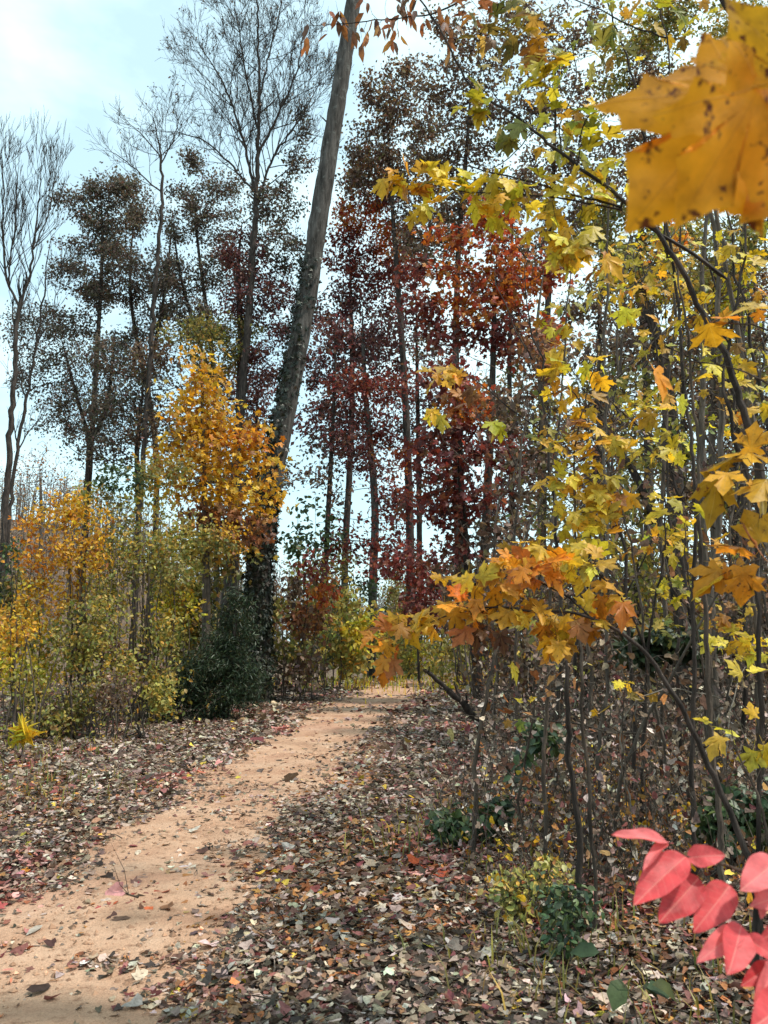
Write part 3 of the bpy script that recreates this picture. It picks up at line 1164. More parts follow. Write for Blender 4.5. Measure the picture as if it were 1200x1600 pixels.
# ------------------------------------------------------------------ bare trees against the sky
g = 'bare trees against the sky'
bare('bare_tree', 'tall bare tree with a broad fan of fine twigs high in the blue sky', 36, [(350, 900), (366, 760), (380, 600), (390, 470), (396, 380), (400, 300), (404, 200), (404, 80), (400, -60)],
     [.24, .22, .20, .18, .16, .13, .09, .06, .03],
     [([(398, 300), (374, 200), (348, 130), (312, 70)], [.08, .06, .045, .02]), ([(404, 240), (430, 190), (462, 115), (478, 40)], [.075, .06, .04, .02]),
      ([(396, 300), (362, 258), (310, 216), (270, 206)], [.06, .05, .035, .015]), ([(398, 330), (430, 240), (470, 185), (500, 130)], [.07, .055, .035, .015]),
      ([(402, 200), (385, 120), (372, 40), (360, -30)], [.06, .045, .03, .015]), ([(403, 160), (420, 90), (436, 20), (446, -40)], [.05, .04, .03, .015])],
     BARK_DARK, 41, 3.4, 3, .0088, .6, 6, g, leaf=.12)
bare('bare_tree', 'slim bare tree with a small twiggy top above the dark evergreens', 34, [(220, 720), (232, 600), (240, 480), (248, 380), (253, 300), (252, 250), (240, 185)],
     [.12, .11, .105, .09, .075, .055, .015],
     [([(253, 300), (222, 275), (195, 250), (170, 236)], [.04, .032, .025, .012]), ([(252, 255), (272, 215), (282, 180)], [.035, .028, .012]), ([(251, 245), (226, 215), (204, 195)], [.035, .028, .012])],
     BARK_DARK, 42, 2.3, 2, .0095, .62, 5, g, leaf=.1)
bare('bare_tree', 'forked bare tree at the very edge of the photo with upswept pale twigs', 30, [(4, 905), (8, 800), (15, 700), (22, 600), (28, 500), (31, 478)],
     [.12, .115, .11, .10, .085, .08],
     [([(31, 480), (12, 440), (4, 380), (6, 290), (4, 230)], [.055, .05, .04, .025, .01]), ([(31, 478), (46, 430), (54, 370), (62, 300), (66, 235)], [.055, .05, .04, .025, .01]),
      ([(12, 440), (22, 360), (26, 290), (24, 240)], [.035, .03, .02, .01]), ([(52, 390), (76, 330), (88, 260)], [.03, .024, .01])],
     BARK_DARK, 43, 2.6, 2, .0085, .8, 2, g, up=.4, spread=.42)
bare('bare_tree', 'thinner bare tree leaning away behind the forked one', 32, [(12, 880), (20, 760), (32, 670), (48, 590), (62, 500), (72, 430), (80, 370)], [.08, .075, .07, .055, .04, .03, .012],
     [([(55, 545), (80, 490), (98, 430)], [.03, .025, .01]), ([(40, 630), (30, 560), (34, 500)], [.03, .025, .01])],
     BARK_DARK, 44, 2.2, 2, .0095, .5, 6, g, up=.3, leaf=.2)

# ------------------------------------------------------------------ dark-crowned trees on the skyline
DK = dict(kind='flake', size=(.11, .22), n=55, pal='dark', spread=.5, thr=.06, face=(1, .2, .8))
g = 'dark trees on the skyline'
grow('dark_tree', 'dark tree with layered flat sprays, outermost of the skyline row', 'tree', 40, [(138, 760), (146, 640), (152, 540), (158, 440), (160, 360), (158, 310)], [0.15, 0.136, 0.122, 0.102, 0.075, 0.048],
     [(118, 318, 40, 24), (165, 285, 30, 22), (110, 390, 42, 14), (170, 345, 40, 28), (125, 436, 46, 16), (200, 410, 40, 30), (80, 500, 45, 14), (150, 470, 30, 14), (195, 300, 26, 26)],
     330, .5, BARK_DARK, DK, g, seed=51, start=.35, r_tip=.014, fringe=.6)
grow('dark_tree', 'dark tree with a forked trunk between the two slim bare trees', 'tree', 43, [(245, 740), (236, 640), (220, 560), (206, 480), (204, 400), (212, 330)], [0.17, 0.15, 0.129, 0.102, 0.075, 0.048],
     [(205, 300, 34, 30), (230, 350, 36, 26), (190, 380, 40, 26), (240, 420, 42, 30), (178, 460, 42, 18), (250, 500, 40, 26), (270, 280, 26, 18), (220, 540, 50, 18)],
     330, .5, BARK_DARK, DK, g, limbs=[([(228, 600), (250, 500), (262, 420), (270, 330)], [.13, .1, .07, .04])], seed=52, start=.35, r_tip=.014, fringe=.6)
grow('dark_tree', 'dark tree whose clumps hide behind the tall bare trunk', 'tree', 41, [(345, 760), (338, 640), (330, 540), (318, 450), (308, 370), (304, 300)], [0.17, 0.15, 0.136, 0.102, 0.075, 0.048],
     [(304, 252, 24, 16), (300, 300, 38, 26), (345, 290, 34, 22), (285, 350, 40, 26), (350, 350, 40, 26), (290, 430, 45, 26), (350, 420, 36, 30), (320, 500, 50, 26), (270, 460, 40, 20)],
     360, .5, BARK_DARK, DK, g, limbs=[([(334, 600), (300, 500), (280, 420), (270, 350)], [.12, .1, .07, .04])], seed=53, start=.35, r_tip=.014, fringe=.6)
grow('dark_tree', 'purplish dark tree just left of the leaning trunk', 'tree', 37, [(372, 760), (374, 640), (376, 520), (372, 420), (378, 350)], [0.204, 0.19, 0.163, 0.109, 0.061],
     [(430, 320, 44, 30), (385, 400, 50, 40), (440, 390, 50, 40), (400, 470, 55, 40), (450, 480, 40, 50), (350, 540, 60, 40), (430, 560, 50, 40), (465, 250, 26, 26), (480, 170, 22, 26)],
     420, .5, BARK_DARK, dict(DK, n=50, face=(1, .3, .8)), g, pals=['dark', 'plum', 'dark', 'plum', 'plum', 'olive', 'plum', 'dark', 'dark'], seed=54, start=.3, r_tip=.014, fringe=.6)
grow('dark_tree', 'low grey tree with airy sprays below the layered dark tree', 'tree', 38, [(128, 860), (136, 760), (138, 690), (120, 620), (104, 560), (96, 530)], [0.15, 0.136, 0.116, 0.082, 0.061, 0.041],
     [(70, 540, 50, 30), (110, 580, 50, 34), (60, 600, 46, 26), (165, 570, 50, 40), (130, 640, 60, 36), (205, 600, 40, 50), (190, 660, 50, 40), (70, 660, 40, 30), (40, 500, 34, 18)],
     420, .46, BARK_DARK, dict(DK, n=40, size=(.09, .18)), g, limbs=[([(138, 700), (165, 640), (176, 560), (180, 520)], [.12, .1, .07, .04])], seed=55, start=.35, r_tip=.012, fringe=.4)

grow('dark_tree', 'dull grey-brown tree filling the space above the olive bush', 'tree', 35, [(215, 880), (216, 780), (214, 700), (220, 640), (226, 580)], [.14, .13, .11, .08, .05],
     [(180, 560, 50, 34), (230, 560, 44, 34), (265, 600, 44, 40), (190, 640, 54, 36), (240, 660, 44, 36), (150, 700, 44, 30), (290, 520, 40, 30), (280, 680, 40, 36)],
     420, .46, BARK_DARK, dict(DK, n=24, size=(.12, .22)), g, pals=['dark', 'brown', 'dark', 'dark', 'brown', 'dark', 'olive', 'dark'], seed=57, start=.35, r_tip=.012, fringe=.5)
grow('dark_tree', 'purplish grey tree seen behind the top of the golden maple', 'tree', 45, [(405, 900), (402, 780), (400, 680), (404, 600)], [.15, .14, .11, .06],
     [(390, 600, 50, 40), (340, 600, 40, 40), (420, 660, 36, 40), (370, 680, 50, 36), (400, 740, 50, 36), (340, 730, 50, 30)],
     360, .5, BARK_DARK, dict(DK, n=26, size=(.15, .26)), g, pals=['plum', 'dark', 'plum', 'brown', 'dark', 'brown'], seed=58, start=.35, r_tip=.013, fringe=.4)

# pinkish tree beyond
grow('pink_tree', 'small pinkish tree in the gap by the forked bare tree', 'tree', 60, [(66, 840), (64, 780), (62, 730)], [.16, .13, .07],
     [(60, 715, 36, 24), (85, 750, 30, 26), (40, 750, 26, 24), (110, 770, 30, 22)], 200, .5, BARK_BROWN,
     dict(kind='oval', size=(.15, .25), n=2.4, pal='russet', spread=.5), seed=56, start=.4, r_tip=.014)

# ------------------------------------------------------------------ tall trees beyond the path's end
LV = dict(kind='flake', size=(.13, .25), n=46, pal='plum', spread=.5, thr=.06, face=(1, .3, .8))
g = 'tall trees beyond the end of the path'
grow('maroon_tree', 'tall maroon-leaved tree standing right behind the leaning trunk', 'tree', 38, [(538, 940), (540, 850), (546, 740), (550, 620), (549, 500), (546, 380)], [0.184, 0.17, 0.156, 0.136, 0.102, 0.054],
     [(560, 330, 50, 40), (545, 400, 55, 40), (600, 300, 50, 40), (530, 480, 46, 36), (590, 440, 50, 36), (560, 540, 60, 30), (505, 580, 34, 40), (530, 650, 50, 34), (500, 690, 36, 26), (620, 380, 50, 40), (630, 460, 44, 40), (610, 560, 44, 40), (580, 260, 44, 36)],
     760, .5, BARK_DARK, LV, g, pals=['red', 'maroon', 'plum', 'plum', 'maroon', 'plum', 'plum', 'plum', 'dark', 'red', 'maroon', 'plum', 'russet'], seed=61, start=.35, r_tip=.014, fringe=.6)
grow('maroon_tree', 'straight grey-trunked tree with sparse maroon sprays over the far path', 'tree', 34, [(580, 1000), (583, 900), (586, 800), (578, 690), (570, 600), (566, 480)], [0.204, 0.19, 0.17, 0.15, 0.116, 0.061],
     [(600, 520, 50, 36), (560, 590, 44, 34), (610, 600, 40, 30), (590, 680, 50, 26), (540, 720, 40, 20), (620, 720, 40, 26), (625, 800, 30, 26)],
     300, .5, BARK_GREY, dict(LV, n=36), g, pals=['plum', 'plum', 'maroon', 'maroon', 'plum', 'red', 'maroon'], seed=62, start=.3, r_tip=.013, fringe=.8)
grow('brown_tree', 'brown-leaved tree reaching highest beside the leaning trunk', 'tree', 36, [(640, 1000), (640, 800), (632, 600), (620, 420), (610, 280), (604, 180)], [0.204, 0.19, 0.163, 0.122, 0.082, 0.041],
     [(600, 150, 44, 50), (570, 220, 40, 40), (640, 200, 60, 50), (600, 260, 60, 40), (660, 280, 50, 40), (640, 120, 40, 40), (560, 290, 40, 30), (690, 350, 40, 40)],
     460, .5, BARK_DARK, dict(LV, n=40, pal='brown'), g, seed=63, start=.4, r_tip=.013, fringe=.4)
grow('brown_tree', 'thin-crowned brown tree with grey twigs behind the yellow leaves', 'tree', 33, [(720, 1010), (716, 800), (712, 600), (716, 400), (730, 220), (738, 100)], [0.204, 0.19, 0.163, 0.122, 0.082, 0.041],
     [(700, 130, 60, 50), (750, 90, 60, 60), (690, 230, 60, 50), (760, 210, 60, 60), (720, 330, 60, 50), (660, 380, 50, 50), (780, 320, 50, 50), (700, 30, 50, 40)],
     520, .5, BARK_DARK, dict(LV, n=38, pal='brown'), g, seed=64, start=.35, r_tip=.013, fringe=.5)
grow('brown_tree', 'brown tree with open twigs below the white sky gap', 'tree', 32, [(850, 1010), (846, 800), (850, 600), (860, 400), (866, 240), (870, 120)], [0.204, 0.19, 0.163, 0.122, 0.082, 0.041],
     [(850, 60, 60, 50), (900, 40, 60, 50), (840, 160, 60, 50), (910, 150, 60, 50), (860, 260, 60, 50), (930, 250, 50, 50), (800, 20, 50, 40), (880, 360, 60, 50)],
     520, .5, BARK_DARK, dict(LV, n=30, pal='brown'), g, seed=65, start=.35, r_tip=.013, fringe=.6)
grow('brown_tree', 'dense brown tree rising behind the big spotted orange leaf', 'tree', 30, [(1010, 1000), (1014, 800), (1010, 600), (1000, 400), (1006, 240), (1010, 100)], [0.204, 0.19, 0.163, 0.122, 0.082, 0.041],
     [(990, 50, 60, 60), (1050, 30, 60, 60), (1010, 130, 60, 50), (960, 130, 50, 50), (1080, 130, 60, 60), (1000, 250, 60, 60), (1060, 340, 60, 60), (960, 360, 60, 60), (1020, 450, 70, 50)],
     520, .5, BARK_DARK, dict(LV, n=40, pal='brown'), g, pals=['moss', 'olive', 'brown', 'moss', 'moss', 'brown', 'moss', 'olive', 'brown'], seed=66, start=.3, r_tip=.013, fringe=.4)
grow('brown_tree', 'greenish brown tree filling the upper corner behind the thin stems', 'tree', 27, [(1165, 1000), (1160, 800), (1156, 600), (1160, 400), (1166, 220), (1160, 80)], [0.204, 0.19, 0.163, 0.122, 0.082, 0.041],
     [(1150, 40, 70, 60), (1120, 120, 60, 50), (1190, 130, 60, 60), (1140, 240, 70, 60), (1190, 330, 60, 60), (1130, 400, 70, 60), (1180, 500, 70, 60), (1110, 540, 60, 60)],
     700, .5, BARK_DARK, dict(LV, n=40, pal='brown', size=(.12, .22)), g, pals=['moss', 'moss', 'lime', 'moss', 'moss', 'olive', 'brown', 'moss'], seed=67, start=.3, r_tip=.012, fringe=.4)

# farther trees that close the gaps
for k, (lab, d, tr, bl, pls, n) in enumerate([
    ('far thin-leaved tree in the gap between the grey trunk and the red tree', 50, [(655, 1020), (655, 800), (652, 600), (650, 450)], [(640, 480, 50, 50), (670, 560, 50, 50), (630, 640, 46, 50), (680, 660, 50, 50), (650, 760, 60, 40), (640, 400, 46, 40)], ['plum', 'brown', 'plum', 'plum', 'plum', 'brown'], 15),
    ('far brown tree showing pale sky behind the red tree', 48, [(800, 1020), (800, 800), (796, 600), (800, 400), (802, 300)], [(800, 300, 60, 50), (850, 400, 56, 50), (780, 460, 60, 50), (850, 540, 60, 50), (800, 620, 60, 50), (860, 680, 60, 50), (800, 780, 60, 50)], ['brown', 'brown', 'plum', 'brown', 'olive', 'brown', 'plum'], 20),
    ('far brown tree standing behind the straight thin grey stem', 46, [(940, 1020), (940, 800), (936, 600), (940, 400), (946, 300)], [(940, 320, 60, 50), (980, 420, 56, 50), (920, 480, 60, 50), (980, 560, 60, 50), (930, 640, 60, 50), (990, 700, 60, 50), (940, 780, 60, 50)], ['brown', 'olive', 'brown', 'brown', 'brown', 'olive', 'brown'], 20),
    ('far olive brown tree behind the thick leaning dark trunk', 44, [(1070, 1020), (1070, 800), (1066, 600), (1070, 400)], [(1060, 430, 60, 50), (1110, 480, 56, 50), (1050, 560, 60, 50), (1100, 640, 60, 50), (1050, 720, 60, 50), (1110, 780, 60, 50)], ['olive', 'brown', 'brown', 'brown', 'olive', 'brown'], 20),
    ('far brown tree behind the outermost orange leaves', 42, [(1185, 1020), (1185, 800), (1180, 600), (1184, 440)], [(1190, 440, 60, 50), (1170, 560, 56, 50), (1200, 640, 60, 50), (1160, 720, 60, 50), (1200, 800, 60, 50)], ['brown', 'olive', 'brown', 'brown', 'brown'], 20),
]):
    grow('far_tree', lab, 'tree', d, tr, [.2, .18, .13, .06], bl, 420, .55, BARK_DARK, dict(LV, n=n, size=(.2, .36), spread=.6), 'far trees filling the gaps', pals=pls, seed=260 + k, start=.3, r_tip=.015, fringe=.5)

grow('maroon_tree', 'slim maroon tree with low hanging sprays between the leaning trunk and the straight trunks', 'tree', 30, [(505, 1010), (508, 900), (514, 780), (520, 660), (524, 560), (522, 480)], [.12, .11, .1, .08, .05, .03],
     [(520, 520, 46, 30), (490, 570, 40, 26), (540, 600, 50, 28), (485, 650, 40, 24), (530, 690, 50, 24), (600, 640, 40, 26), (575, 730, 44, 22), (500, 740, 40, 22), (640, 600, 36, 30), (620, 860, 50, 26), (650, 780, 36, 30)],
     520, .45, BARK_DARK, dict(LV, n=26), 'tall trees beyond the end of the path', pals=['plum', 'plum', 'maroon', 'plum', 'plum', 'maroon', 'plum', 'brown', 'maroon', 'maroon', 'maroon'], seed=68, start=.3, r_tip=.011, fringe=.6)

# the red tree
RD = dict(kind='lobed', size=(.13, .21), n=13, spread=.4, face=(.8, .5, .8), pal='red')
grow('red_tree', 'bright red and orange tree beside the path, brightest thing behind the yellow sprays', 'tree', 21, [(742, 1080), (752, 960), (760, 800), (768, 640), (772, 500), (776, 400)],
     [.14, .13, .12, .1, .07, .04],
     [(770, 400, 80, 34), (700, 430, 46, 34), (830, 440, 56, 44), (740, 480, 70, 44), (660, 490, 40, 28), (800, 520, 60, 40), (850, 500, 50, 50), (700, 520, 50, 24), (640, 420, 36, 30), (760, 340, 50, 24), (860, 420, 36, 36), (690, 370, 40, 26)],
     760, .32, BARK_DARK, RD, None, pals=['red', 'red', 'red', 'red', 'maroon', 'maroon', 'red', 'maroon', 'maroon', 'red', 'maroon', 'red'], seed=71, start=.3, r_tip=.008)
grow('maroon_tree', 'deep maroon tree under the bright red one at the bend of the path', 'tree', 19, [(752, 1085), (738, 980), (730, 880), (722, 780), (720, 680), (730, 590)], [.12, .11, .1, .08, .06, .03],
     [(700, 690, 70, 34), (670, 740, 40, 30), (740, 640, 60, 34), (720, 780, 80, 40), (660, 820, 40, 26), (760, 720, 60, 40), (690, 860, 60, 26), (790, 640, 50, 40), (640, 700, 26, 20), (780, 820, 50, 40), (810, 720, 46, 40), (640, 770, 30, 24), (720, 900, 60, 30), (800, 890, 50, 30), (690, 600, 50, 30)],
     900, .32, BARK_DARK, dict(RD, pal='maroon', n=13), None, pals=['maroon', 'maroon', 'red', 'maroon', 'maroon', 'maroon', 'maroon', 'brown', 'maroon', 'brown', 'maroon', 'maroon', 'brown', 'brown', 'maroon'], seed=72, start=.25, r_tip=.008)
grow('maroon_shrub', 'low maroon shrub at the foot of the grey trunk by the path end', 'shrub', 27, [(655, 1060), (652, 980), (648, 900)], [.05, .04, .02],
     [(640, 880, 50, 26), (670, 910, 40, 26), (600, 890, 36, 20), (650, 950, 40, 24)], 200, .3, BARK_DARK, dict(RD, pal='maroon', n=10), None, seed=73, start=.3, r_tip=.008)

# ------------------------------------------------------------------ left of the path
YL = dict(kind='lobed', size=(.10, .165), n=20, spread=.48, face=(1, .35, .6), pal='gold')
grow('yellow_tree', 'golden yellow maple with flat tiers of leaves before the leaning trunk', 'tree', 17, [(318, 1100), (322, 1000), (322, 900), (320, 800), (318, 700), (316, 600), (318, 560)],
     [.10, .095, .085, .07, .05, .03, .015],
     [(316, 578, 36, 20), (300, 630, 46, 18), (345, 620, 30, 16), (320, 668, 60, 14), (385, 685, 44, 14), (270, 715, 54, 16), (330, 715, 60, 16), (400, 735, 46, 14), (300, 765, 60, 16), (372, 775, 60, 14), (330, 810, 60, 14), (425, 760, 24, 10), (250, 745, 34, 14), (400, 790, 40, 14), (290, 850, 50, 14), (380, 830, 44, 12), (236, 705, 20, 10)],
     620, .24, BARK_BROWN, YL, None, pals=['gold', 'gold', 'gold', 'gold', 'orange', 'gold', 'gold', 'gold', 'gold', 'gold', 'russet', 'gold', 'gold', 'gold', 'moss', 'russet', 'gold'], seed=81, start=.35, r_tip=.006)
grow('cedar_shrub', 'dark green cedar with drooping dense sprays at the foot of the leaning trunk', 'shrub', 15.2, [(352, 1122), (358, 1040), (366, 990), (372, 930)], [.08, .06, .04, .01],
     [(372, 940, 24, 26), (356, 985, 42, 34), (340, 1035, 60, 36), (320, 1080, 80, 32), (395, 1060, 26, 36), (275, 1105, 60, 20)], 760, .17, BARK_DARK,
     dict(kind='needle', size=(.06, .14), n=90, pal='cedar', spread=.22, mat=LEAF_DARK, face=(.6, .4, .8), droop=.5), None, seed=82, start=.05, r_tip=.004)
SH = dict(kind='oval', size=(.05, .09), n=27, spread=.28, face=(.8, .5, .7), pal='olive')
g = 'bushes along the edge of the wood'
def stems(b, spread, n, top, rg):
    """extra stems from the foot of a bush, in photo pixels"""
    out = []
    for _ in range(n):
        x = b[0] + rg.uniform(-spread, spread)
        l = rg.normal(0, 22)
        t = top + rg.uniform(0, 90)
        out.append(([(x, b[1] + rg.uniform(-6, 8)), (x + l * .3, b[1] * .6 + t * .4), (x + l, t)], [.014, .011, .005]))
    return out
BUSH = [
    ('yellow_bush', 'orange-yellow bush standing tallest at the open edge of the wood', 13.5, (105, 1140), 800, [(110, 800, 46, 36), (70, 860, 46, 36), (130, 860, 56, 40), (85, 930, 60, 36), (150, 940, 56, 44), (40, 970, 56, 30), (110, 1010, 70, 40), (60, 1050, 60, 30), (170, 1040, 50, 36)],
     ['gold', 'orange', 'gold', 'gold', 'moss', 'gold', 'moss', 'lime', 'moss'], 820, 80, 18),
    ('olive_bush', 'olive green bush between the orange-yellow bush and the golden maple', 14.5, (205, 1140), 780, [(190, 745, 50, 34), (165, 800, 50, 40), (230, 790, 46, 40), (200, 860, 70, 44), (250, 900, 50, 44), (190, 940, 60, 40), (230, 990, 60, 40), (170, 1030, 60, 36), (250, 740, 46, 30), (140, 770, 36, 30), (260, 1060, 50, 30)],
     ['green', 'olive', 'moss', 'moss', 'olive', 'moss', 'moss', 'brown', 'olive', 'moss', 'moss'], 900, 80, 20),
    ('moss_bush', 'pale yellow-green bush just under the golden maple', 15.5, (262, 1122), 830, [(290, 840, 56, 34), (330, 850, 40, 26), (262, 900, 50, 40), (270, 950, 44, 36), (250, 1000, 46, 36), (225, 1050, 50, 36), (360, 830, 30, 20)],
     ['moss', 'olive', 'moss', 'lime', 'moss', 'brown', 'gold', 'moss', 'gold'], 800, 44, 12),
    ('yellow_bush', 'small lime and yellow bush cut by the photo edge', 11.5, (20, 1150), 960, [(20, 985, 40, 26), (10, 1040, 40, 30), (50, 1050, 36, 30), (-20, 1000, 40, 60)],
     ['gold', 'lime', 'moss', 'gold'], 280, 40, 8),
    ('brown_bush', 'low brown thicket of dry stems under the orange-yellow bush', 12.2, (110, 1155), 1030, [(60, 1080, 50, 30), (120, 1080, 50, 34), (180, 1085, 50, 34), (90, 1120, 60, 20), (230, 1095, 44, 26)],
     ['moss', 'olive', 'brown', 'olive', 'moss'], 300, 120, 40),
    ('olive_bush', 'tall olive bush filling the space below the golden maple, beside the dark cedar', 18.5, (318, 1100), 830, [(300, 860, 44, 34), (335, 900, 44, 36), (290, 920, 50, 36), (325, 960, 46, 40), (285, 985, 50, 36), (360, 850, 40, 26), (300, 1040, 50, 36)],
     ['moss', 'olive', 'moss', 'olive', 'moss', 'gold', 'olive'], 760, 40, 8),
    ('red_bush', 'dull red bush right of the leaning trunk', 20.0, (470, 1085), 860, [(480, 890, 36, 26), (450, 920, 30, 30), (500, 925, 30, 26), (470, 970, 40, 30), (445, 1000, 30, 30)],
     ['maroon', 'brown', 'red', 'russet', 'olive'], 360, 40, 8),
    ('moss_bush', 'yellow-green bush at the bend where the path disappears', 24.0, (530, 1075), 920, [(540, 950, 34, 30), (560, 990, 36, 34), (520, 1010, 40, 30), (550, 1035, 40, 22), (490, 1040, 36, 24)],
     ['moss', 'lime', 'moss', 'moss', 'olive'], 420, 40, 8),
    ('brown_bush', 'brown thicket beside the foot of the leaning trunk', 19.5, (440, 1085), 960, [(440, 1010, 30, 30), (430, 1050, 30, 30), (475, 1050, 36, 26), (425, 940, 20, 30)],
     ['olive', 'brown', 'brown', 'olive'], 300, 40, 12),
    ('green_bush', 'dark bluish green bush in the gap beside the leaning trunk', 30.0, (490, 1060), 770, [(490, 800, 30, 26), (475, 850, 34, 30), (510, 840, 30, 30), (495, 900, 40, 34), (500, 960, 40, 40)],
     ['green', 'green', 'green', 'olive', 'olive'], 420, 30, 4),
    ('green_bush', 'dull green bush low in the gap by the forked bare tree', 26.0, (15, 1060), 840, [(12, 880, 26, 30), (30, 920, 34, 30), (-10, 930, 30, 40), (20, 980, 50, 36)],
     ['green', 'olive', 'green', 'moss'], 320, 30, 4),
]
for k, (nm, lab, d, b, top, bl, pls, na, sp, ns_) in enumerate(BUSH):
    rg = R(900 + k)
    st = stems(b, sp, ns_, top, rg)
    e = grow(nm, lab, 'bush', d, [b, (b[0] + 4, b[1] * .6 + top * .4), (b[0] + rg.normal(0, 8), top)], [.03, .022, .008], bl, na, .2 * d / 14, BARK_BROWN,
             dict(SH, n=27 if d < 18 else 34, size=((.055 if d < 18 else .075) * d / 14, (.10 if d < 18 else .13) * d / 14), spread=.26 * d / 14), g, limbs=st, pals=pls, seed=90 + k, start=.15, r_tip=.004 * d / 14, kill=.26 * d / 14)

# brush closing the view at the end of the path
g = 'bushes along the edge of the wood'
for k, (nm, lab, d, b, top, bl, pls, na) in enumerate([
    ('moss_bush', 'sunlit yellow-green bush closing the view at the end of the path', 33, (640, 1062), 985, [(620, 1010, 40, 20), (670, 1020, 40, 20), (640, 1045, 60, 14)], ['moss', 'lime', 'moss'], 320),
    ('moss_bush', 'thin yellowish bush behind the fallen dark limb', 24, (715, 1075), 1000, [(700, 1040, 40, 22), (740, 1060, 40, 22), (720, 1010, 40, 22)], ['moss', 'lime', 'olive'], 260),
    ('green_bush', 'tall green bush filling the gap between the leaning trunk and the straight trunks', 32, (530, 1050), 840, [(520, 880, 40, 36), (545, 930, 44, 36), (500, 940, 40, 36), (560, 980, 44, 34), (520, 1010, 50, 30)], ['olive', 'green', 'olive', 'moss', 'green'], 520),
    ('green_bush', 'dull green bush behind the straight grey trunk beyond the path end', 40, (620, 1045), 880, [(610, 920, 44, 30), (640, 960, 50, 36), (590, 970, 40, 34), (670, 940, 40, 34), (620, 1010, 60, 26)], ['olive', 'olive', 'green', 'maroon', 'moss'], 520),
    ('maroon_bush', 'dark red bush at the bend under the deep maroon tree', 26, (690, 1065), 890, [(690, 920, 44, 34), (660, 960, 40, 30), (720, 970, 44, 30), (690, 1010, 44, 24)], ['maroon', 'maroon', 'brown', 'olive'], 420),
    ('olive_bush', 'olive bush with a pale look between the grey trunk and the yellow spray', 36, (580, 1055), 960, [(580, 990, 40, 30), (560, 1030, 50, 24), (620, 985, 30, 24)], ['lime', 'moss', 'olive'], 320),
]):
    grow(nm, lab, 'bush', d, [b, (b[0], (b[1] + top) / 2), (b[0], top)], [.03, .02, .01], bl, na, .3, BARK_BROWN, dict(SH, size=(.12, .2), n=12, spread=.35), g, pals=pls, seed=120 + k, start=.1, r_tip=.007)
# ------------------------------------------------------------------ the wood on the bank right of the path
UN = dict(kind='oval', size=(.085, .14), n=13, spread=.3, face=(.7, .6, .7), pal='olive')
g = 'small trees in the wood beside the path'
WOOD = [
    ('understory_tree', 'olive and yellow small tree right behind the red one', 16, [(838, 1080), (842, 960), (850, 800), (846, 640), (840, 500), (850, 420)], .07,
     [(840, 560, 50, 60), (800, 640, 46, 40), (870, 660, 50, 50), (830, 740, 50, 46), (870, 800, 50, 46), (820, 860, 50, 40)], ['russet', 'brown', 'moss', 'brown', 'olive', 'brown'], 420),
    ('understory_tree', 'brown-leaved small tree with a thick leaning dark trunk', 12, [(1075, 1060), (1062, 900), (1056, 780), (1046, 640), (1028, 540), (1008, 470), (990, 400)], .15,
     [(980, 420, 60, 40), (1040, 440, 50, 40), (990, 520, 46, 40), (1090, 560, 50, 50), (960, 600, 50, 40), (1060, 360, 50, 40)], ['moss', 'lime', 'brown', 'brown', 'olive', 'moss'], 380),
    ('understory_tree', 'crooked dark small tree broken off above the yellow leaves', 9.5, [(1078, 1080), (1062, 960), (1046, 870), (1010, 780), (980, 720), (958, 686)], .085,
     [(1010, 640, 50, 30), (1040, 690, 40, 30), (980, 800, 46, 34), (1090, 760, 40, 40)], ['lime', 'moss', 'olive', 'brown'], 200),
    ('understory_tree', 'tall slender small tree with rust and yellow leaves high behind the hanging orange leaf', 11, [(1120, 1080), (1118, 900), (1112, 700), (1116, 500), (1120, 340), (1110, 220)], .06,
     [(1040, 390, 46, 26), (1100, 430, 50, 40), (1150, 470, 50, 50), (1060, 480, 40, 30), (1180, 380, 40, 40), (1130, 620, 50, 50), (1190, 600, 40, 50)], ['orange', 'moss', 'lime', 'gold', 'olive', 'brown', 'olive'], 380),
    ('understory_tree', 'brown small tree filling the middle of the wood below the red tree', 14, [(912, 1075), (914, 960), (920, 840), (930, 720), (940, 620), (946, 540)], .06,
     [(930, 560, 50, 50), (960, 660, 50, 46), (910, 720, 46, 46), (950, 790, 50, 46), (920, 880, 60, 46), (980, 880, 50, 46), (900, 960, 60, 40)], ['brown', 'brown', 'russet', 'brown', 'brown', 'olive', 'brown'], 480),
    ('understory_tree', 'dull brown small tree behind the twin pale stems', 13, [(1150, 1070), (1150, 960), (1146, 840), (1150, 720), (1156, 620), (1150, 560)], .06,
     [(1140, 620, 56, 50), (1180, 700, 50, 46), (1120, 760, 50, 46), (1170, 830, 50, 46), (1110, 880, 60, 46), (1180, 930, 60, 46), (1060, 950, 60, 40)], ['brown', 'brown', 'olive', 'brown', 'brown', 'brown', 'russet'], 480),
    ('understory_tree', 'low brown tree at the corner where the path bends into the wood', 17, [(790, 1085), (792, 1000), (800, 930), (806, 880)], .045,
     [(800, 900, 60, 40), (760, 950, 46, 36), (840, 960, 60, 40), (780, 1010, 50, 30), (830, 1030, 60, 26)], ['brown', 'moss', 'brown', 'lime', 'brown'], 340),
    ('understory_tree', 'yellow-flecked small tree low behind the orange spray', 10, [(1005, 1090), (1000, 1010), (996, 930), (1004, 850)], .04,
     [(1000, 900, 50, 40), (1050, 930, 46, 36), (960, 980, 50, 36), (1030, 1010, 50, 30), (1100, 990, 40, 30)], ['moss', 'lime', 'brown', 'olive', 'moss'], 260),
]
